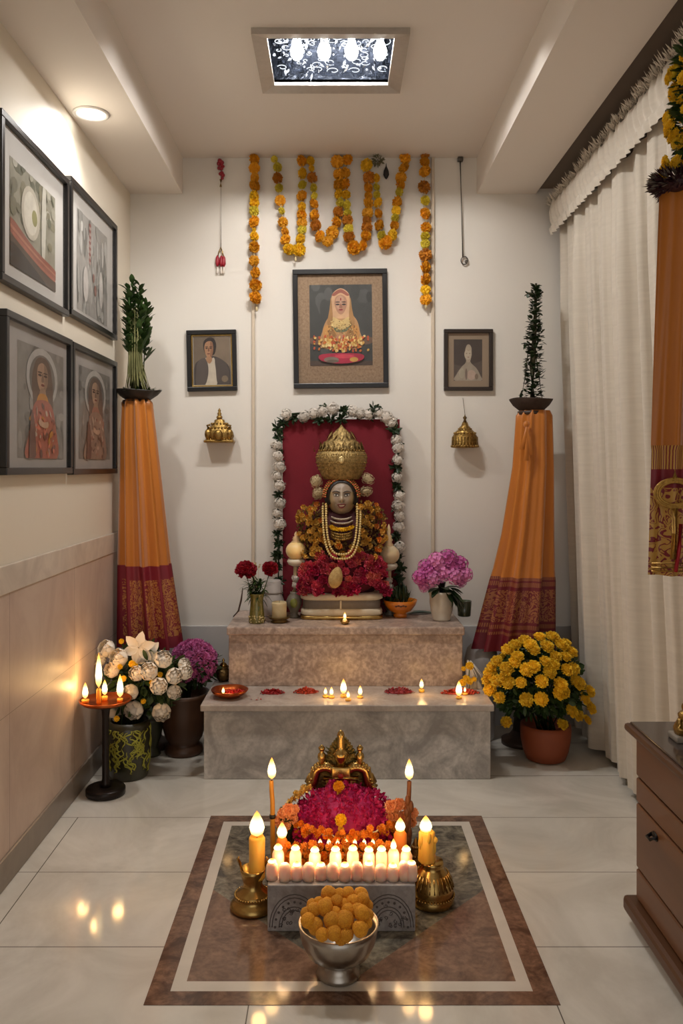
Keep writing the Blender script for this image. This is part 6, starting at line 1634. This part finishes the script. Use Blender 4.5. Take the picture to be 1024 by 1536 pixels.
mb = MB(); lathe(mb, [(.014, Zc(1148)), (.016, Zc(1142)), (.022, Zc(1136)), (.027, Zc(1130)), (.02, Zc(1127)), (.012, Zc(1122)), (.014, Zc(1118)), (.011, Zc(1108)), (.013, Zc(1103)), (.009, Zc(1098)), (.001, Zc(1094))], 18); mb.build('finial', BRASS, t)
mb = MB()
for i in range(80):
    a = R(.1, PI - .1); q_ = R(.03, .062); p = Vector((q_ * math.cos(a), .012, Zc(1150) + q_ * .95 * math.sin(a))); leaf(mb, p, Vector((math.cos(a), R(-.3, .3), math.sin(a))), R(.012, .026), .005)
mb.build('leaf_halo', mat('verdigris_leaf', (84, 98, 60), .5, .3, .7, 50, (120, 96, 50)), t)
JW = mat('red_jewel', (150, 30, 24), .15)
mb = MB(); ball(mb, (0, -.026, Zc(1160)), (.01, .006, .008), 10); mb.build('jewel', JW, t)

# tall tapers at each side
def taper(label, px, tippy, toppy, basepx, y, m, seed):
    q = random.Random(seed); b = Vector((P(basepx, 0, y).x, y, .0013)); t = thing('taper_candle', label, 'candle', b)
    T = P(px, toppy, y) - b
    mb = MB(); lathe(mb, [(.02, 0), (.022, .005), (.014, .012), (.009, .03)], 16); mb.build('foot', DARKBRASS, t)
    mb = MB(); pts_ = [Vector((0, 0, .02)).lerp(T, k / 9) + Vector((q.uniform(-.0015, .0015), 0, 0)) for k in range(10)]; tube(mb, pts_, [.0085, .0085, .0082, .008, .0078, .0076, .0074, .0072, .007, .0066], 10); mb.build('stick', m, t)
    mb = MB(); tube(mb, [T, T + Vector((.0, 0, .014))], .0018, 6); mb.build('wick', WICK, t)
    fh = P(0, tippy, y).z - (b.z + T.z) - .004; flame(t, T + Vector((0, 0, .004)), fh, .026)
    return b, T, t
b, T, t = taper('tall golden taper burning left of the flower altar', 407.5, 1136, 1171, 410, 2.50, mat('golden_taper', (196, 138, 44), .4, var=.5, vscale=30, rgb2=(150, 92, 24)), 1)
mb = MB(); lathe(mb, [(.009, 0), (.01, .006), (.0085, .012)], 10, T * .62); mb.build('black_band', mat('black_band', (24, 20, 16), .5), t)
b, T, t = taper('tall dripping brown taper burning right of the flower altar', 613.5, 1138, 1172, 610, 2.50, mat('brown_taper', (110, 62, 30), .6, var=.7, vscale=40, rgb2=(60, 32, 16), bump=.6), 2)
mb = MB()
for i in range(7): z = .12 + i * .02; ball(mb, T * (z / T.z) + Vector((R(-.006, .008), -.004, 0)), (.008, .007, R(.012, .02)), 8)
mb.build('wax_drips', mat('brown_taper', (0, 0, 0)), t)
for px in (407.5, 613.5): lamp(P(px, 1150, 2.46), .45)

# brass holders with thick candles
def holder_left():
    c = Vector((P(379, 0, 2.34).x, 2.34, .0013)); t = thing('brass_candlestick', 'round brass candle holder left of the marble block', 'candle holder', c)
    mb = MB(); lathe(mb, [(.060, 0), (.064, .006), (.063, .014), (.056, .022), (.05, .026), (.047, .036), (.05, .04), (.044, .046), (.03, .058), (.026, .07), (.03, .082), (.034, .1), (.036, .112), (.0325, .112), (.029, .09), (.001, .084)], 40); mb.build('base', BRASS, t)
    mb = MB(); beads(mb, .0495, .04, 40, .0035); mb.build('beading', BRASS, t)
    mb = MB(); vs = []
    for s in (-1, 1):
        mb = MB(); tube(mb, [(s * .03, 0, .10), (s * .036, 0, .125), (s * .042, -.004, .14), (s * .038, -.004, .146)], [.006, .005, .004, .002], 8); mb.build('leaf_prong', BRASS, t)
    p = c + Vector((.012, -.004, .0855)); X0 = P(388.5, 0, 2.336).x; p.x = min(p.x, X0)
    tc_ = thing('pillar_candle', 'thick yellow candle with a large flame in the left brass holder', 'candle', p)
    h = P(0, 1254, p.y).z - p.z; mb = MB(); lathe(mb, [(.0215, 0), (.0225, .004), (.022, h * .5), (.0225, h * .95), (.019, h), (.001, h - .004)], 24, ripple=9, ramp=.02); mb.build('wax', YWAX, tc_)
    mb = MB(); tube(mb, [(0, 0, h - .004), (0, 0, h + .008)], .0016, 6); mb.build('wick', WICK, tc_)
    flame(tc_, (0, 0, h - .002), P(0, 1215, p.y).z - p.z - h, .043)
    lamp(P(388, 1225, p.y - .05), .7)
holder_left()
def holder_right():
    c = Vector((P(648, 0, 2.37).x, 2.37, .0013)); t = thing('brass_candlestick', 'bell-shaped brass candle holder right of the marble block', 'candle holder', c)
    mb = MB(); lathe(mb, [(.058, 0), (.062, .006), (.062, .02), (.058, .03), (.061, .036), (.06, .05), (.054, .068), (.044, .086), (.034, .098), (.03, .106), (.033, .112), (.03, .12), (.001, .118)], 40, ripple=0); mb.build('base', BRASS, t)
    for i in range(28):
        a = 2 * PI * i / 28; mb = MB(); tube(mb, [(.061 * math.cos(a), .061 * math.sin(a), .05), (.055 * math.cos(a), .055 * math.sin(a), .07), (.045 * math.cos(a), .045 * math.sin(a), .088)], .0022, 5); mb.build('flute', BRASS, t)
    mb = MB(); beads(mb, .062, .026, 44, .003); mb.build('beading', BRASS, t)
    p = Vector((P(640, 0, 2.36).x, 2.36, c.z + .1215)); tc_ = thing('pillar_candle', 'dripping yellow candle in the right bell-shaped brass holder', 'candle', p)
    h = P(0, 1246, p.y).z - p.z; mb = MB(); lathe(mb, [(.0225, 0), (.024, .004), (.022, h * .5), (.022, h * .95), (.018, h), (.001, h - .004)], 24, ripple=8, ramp=.05); mb.build('wax', YWAX, tc_)
    for i in range(6):
        a = R(-2.8, -.3); zz = R(.4, .9) * h; mb = MB(); ball(mb, (.021 * math.cos(a), .021 * math.sin(a), zz), (.006, .005, .018), 8); mb.build('wax_drip', YWAX, tc_)
    mb = MB(); ball(mb, (.020, -.006, h * .72), (.011, .009, .010), 10); mb.build('wax_drip', YWAX, tc_)
    flame(tc_, (-.003, 0, h - .006), P(0, 1220, p.y).z - p.z - h, .036)
    lamp(P(638, 1225, p.y - .05), .7)
holder_right()
# two shorter candles and a bronze cone beside the heap
for lb, px, top_, tip, y, r in (('short orange candle burning left of the magenta heap', 429, 1256, 1233, 2.425, .015), ('short orange candle burning right of the magenta heap', 598, 1246, 1226, 2.43, .018)):
    p = Vector((P(px, 0, y).x, y, .0015)); t = thing('short_candle', lb, 'candle', p); h = P(0, top_, y).z - p.z
    if px < 500: p.x -= .012; t.location = p
    else: p.x += .004; t.location = p
    mb = MB(); lathe(mb, [(r, 0), (r, h * .6), (r * 1.02, h * .95), (r * .7, h), (.001, h - .002)], 18, ripple=6, ramp=.04); mb.build('wax', mat('orange_wax', (232, 142, 52), .5, sss=.5, var=.4, vscale=40, rgb2=(196, 96, 26)), t)
    flame(t, (0, 0, h - .004), P(0, tip, y).z - p.z - h + .004, .03); lamp(P(px, 1236, y - .05), .3)
p = Vector((P(624, 0, 2.455).x, 2.455, .0013)); t = thing('bronze_cone', 'dark bronze beaded cone beside the right tall taper', 'ornament', p)
mb = MB(); lathe(mb, [(.026, 0), (.028, .01), (.024, .05), (.018, .09), (.012, .12), (.006, .14), (.001, .148)], 20, ripple=10, ramp=.06)
for zz, rr_ in ((.02, .027), (.045, .025), (.07, .022), (.095, .018), (.12, .012)): beads(mb, rr_, zz, 14, .005)
mb.build('cone', DARKBRASS, t)

# silver bowl with sweets
c = fl(507.5, 1462); c.z = .0013; d = c.y; kk_ = d / F
t = thing('silver_bowl', 'footed silver bowl on the inlaid floor in front of the marble block', 'bowl', c)
Zb = lambda py: P(0, py, d).z - c.z
zr = .128
mb = MB(); lathe(mb, [(.050, 0), (.054, .004), (.053, .012), (.046, .02), (.040, .032), (.042, .038), (.058, .044), (.078, .06), (.09, .085), (.095, .11), (.098, zr), (.093, zr), (.088, .112), (.08, .09), (.06, .062), (.001, .052)], 48); mb.build('bowl', SILVER, t)
SWEET = mat('saffron_sweet', (248, 176, 38), .75, var=.9, vscale=5, rgb2=(208, 120, 14), bump=.9, bscale=8, rnd=.14)
SW = []
for i in range(3):
    mb = MB(); o_ = Vector((R(0, 9), R(0, 9), 0)); ball(mb, (0, 0, 0), 1.0, 20, fn=lambda q_: 1 + .10 * noise.noise(q_ * 2.6 + o_) + .06 * noise.noise(q_ * 7 + o_)); SW.append(mesh_of(mb, 'sweet', SWEET))
rows = [('front row', [(483, 1402, 9.5), (501, 1399, 11), (511, 1409, 8.5), (519, 1402, 10.5), (540, 1393, 11.5)], 1.945), ('second row', [(462, 1381, 10.5), (473, 1389, 11.5), (498, 1381, 12), (517, 1381, 13.5), (543, 1370, 11), (550, 1384, 8)], 1.965),
        ('third row', [(470, 1365, 10), (487, 1361, 11.5), (502, 1371, 10), (522, 1366, 10), (536, 1366, 10), (552, 1372, 8), (460, 1370, 9)], 1.99), ('fourth row', [(478, 1354, 8), (490, 1357, 10), (505, 1352, 9), (530, 1353, 10), (544, 1350, 10), (516, 1358, 9), (468, 1357, 8), (551, 1358, 8)], 2.02), ('top row', [(493, 1341, 11), (509, 1343, 9.5), (522, 1341, 10), (541, 1343, 11)], 2.05)]
for nm, lst, yy in rows:
    for i, (px, py, r) in enumerate(sorted(lst)):
        o_ = inst('sweet_ball', random.choice(SW), None, P(px, py, yy), r * 1.07 * yy / F, (R(0, 6), R(0, 6), R(0, 6)))
        tag(o_, 'golden sweet ball, ' + ordinal(i, len(lst)) + ' of the ' + nm + ' in the silver bowl', 'sweet', 'sweets heaped in the silver bowl')

# ------------------------------------------------ repeats share a group
for o in list(SC.objects):
    if o.parent or 'label' not in o or 'group' in o: continue
    n = o.name.split('.')[0]; L = o['label']
    g = {'tea_light': 'flames on the lower step', 'draped_pedestal': 'silk-draped pedestals', 'temple_ornament': 'gilt temple ornaments on the wall', 'peony': 'red peonies in the glass vase',
         'globe_stand': 'globe ornaments beside the idol', 'taper_candle': 'tall tapers of the floor altar', 'brass_candlestick': 'brass holders of the floor altar', 'short_candle': 'short candles of the floor altar',
         'carnation_cluster': 'peach carnations of the floor altar', 'candle': 'candles on the copper tray', 'blossom': 'single blossoms on the magenta heap'}.get(n)
    if n == 'petal_heap' and 'dish' not in L: g = 'petal heaps on the lower step'
    if n == 'flower_garland': g = 'marigold swags over the icon' if 'swag' in L else 'straight marigold strands' if 'strand' in L else None
    if n == 'framed_picture': g = 'pictures on the left wall' if o.location.y < 3.9 else 'pictures on the back wall'
    if n == 'potted_plant' and 'pedestal' in L: g = 'plants on the draped pedestals'
    if g: o['group'] = g
# ==================================================================== CAMERA + LIGHT
cam = bpy.data.cameras.new('camera'); co = bpy.data.objects.new('camera', cam); COL.objects.link(co)
co.location = (0, 0, EYE); co.rotation_euler = (PI / 2, 0, 0)
cam.sensor_width = 36; cam.sensor_fit = 'AUTO'; cam.lens = F * 36 / 1536
cam.shift_x = (512 - CX) / 1536; cam.shift_y = -(768 - CY) / 1536
cam.clip_start = .02
SC.camera = co
w = bpy.data.worlds.new('world'); SC.world = w; w.use_nodes = True
bg = w.node_tree.nodes['Background']; bg.inputs['Color'].default_value = (1.0, .975, .95, 1); bg.inputs['Strength'].default_value = .78
SC.view_settings.view_transform = 'Standard'; SC.view_settings.look = 'None'; SC.view_settings.gamma = 1.0
SC.view_settings.use_curve_mapping = False; SC.view_settings.exposure = 0.28
SC.cycles.use_denoising = True
SC.cycles.max_bounces = 8; SC.cycles.transparent_max_bounces = 12
SC.cycles.sample_clamp_indirect = 6.0
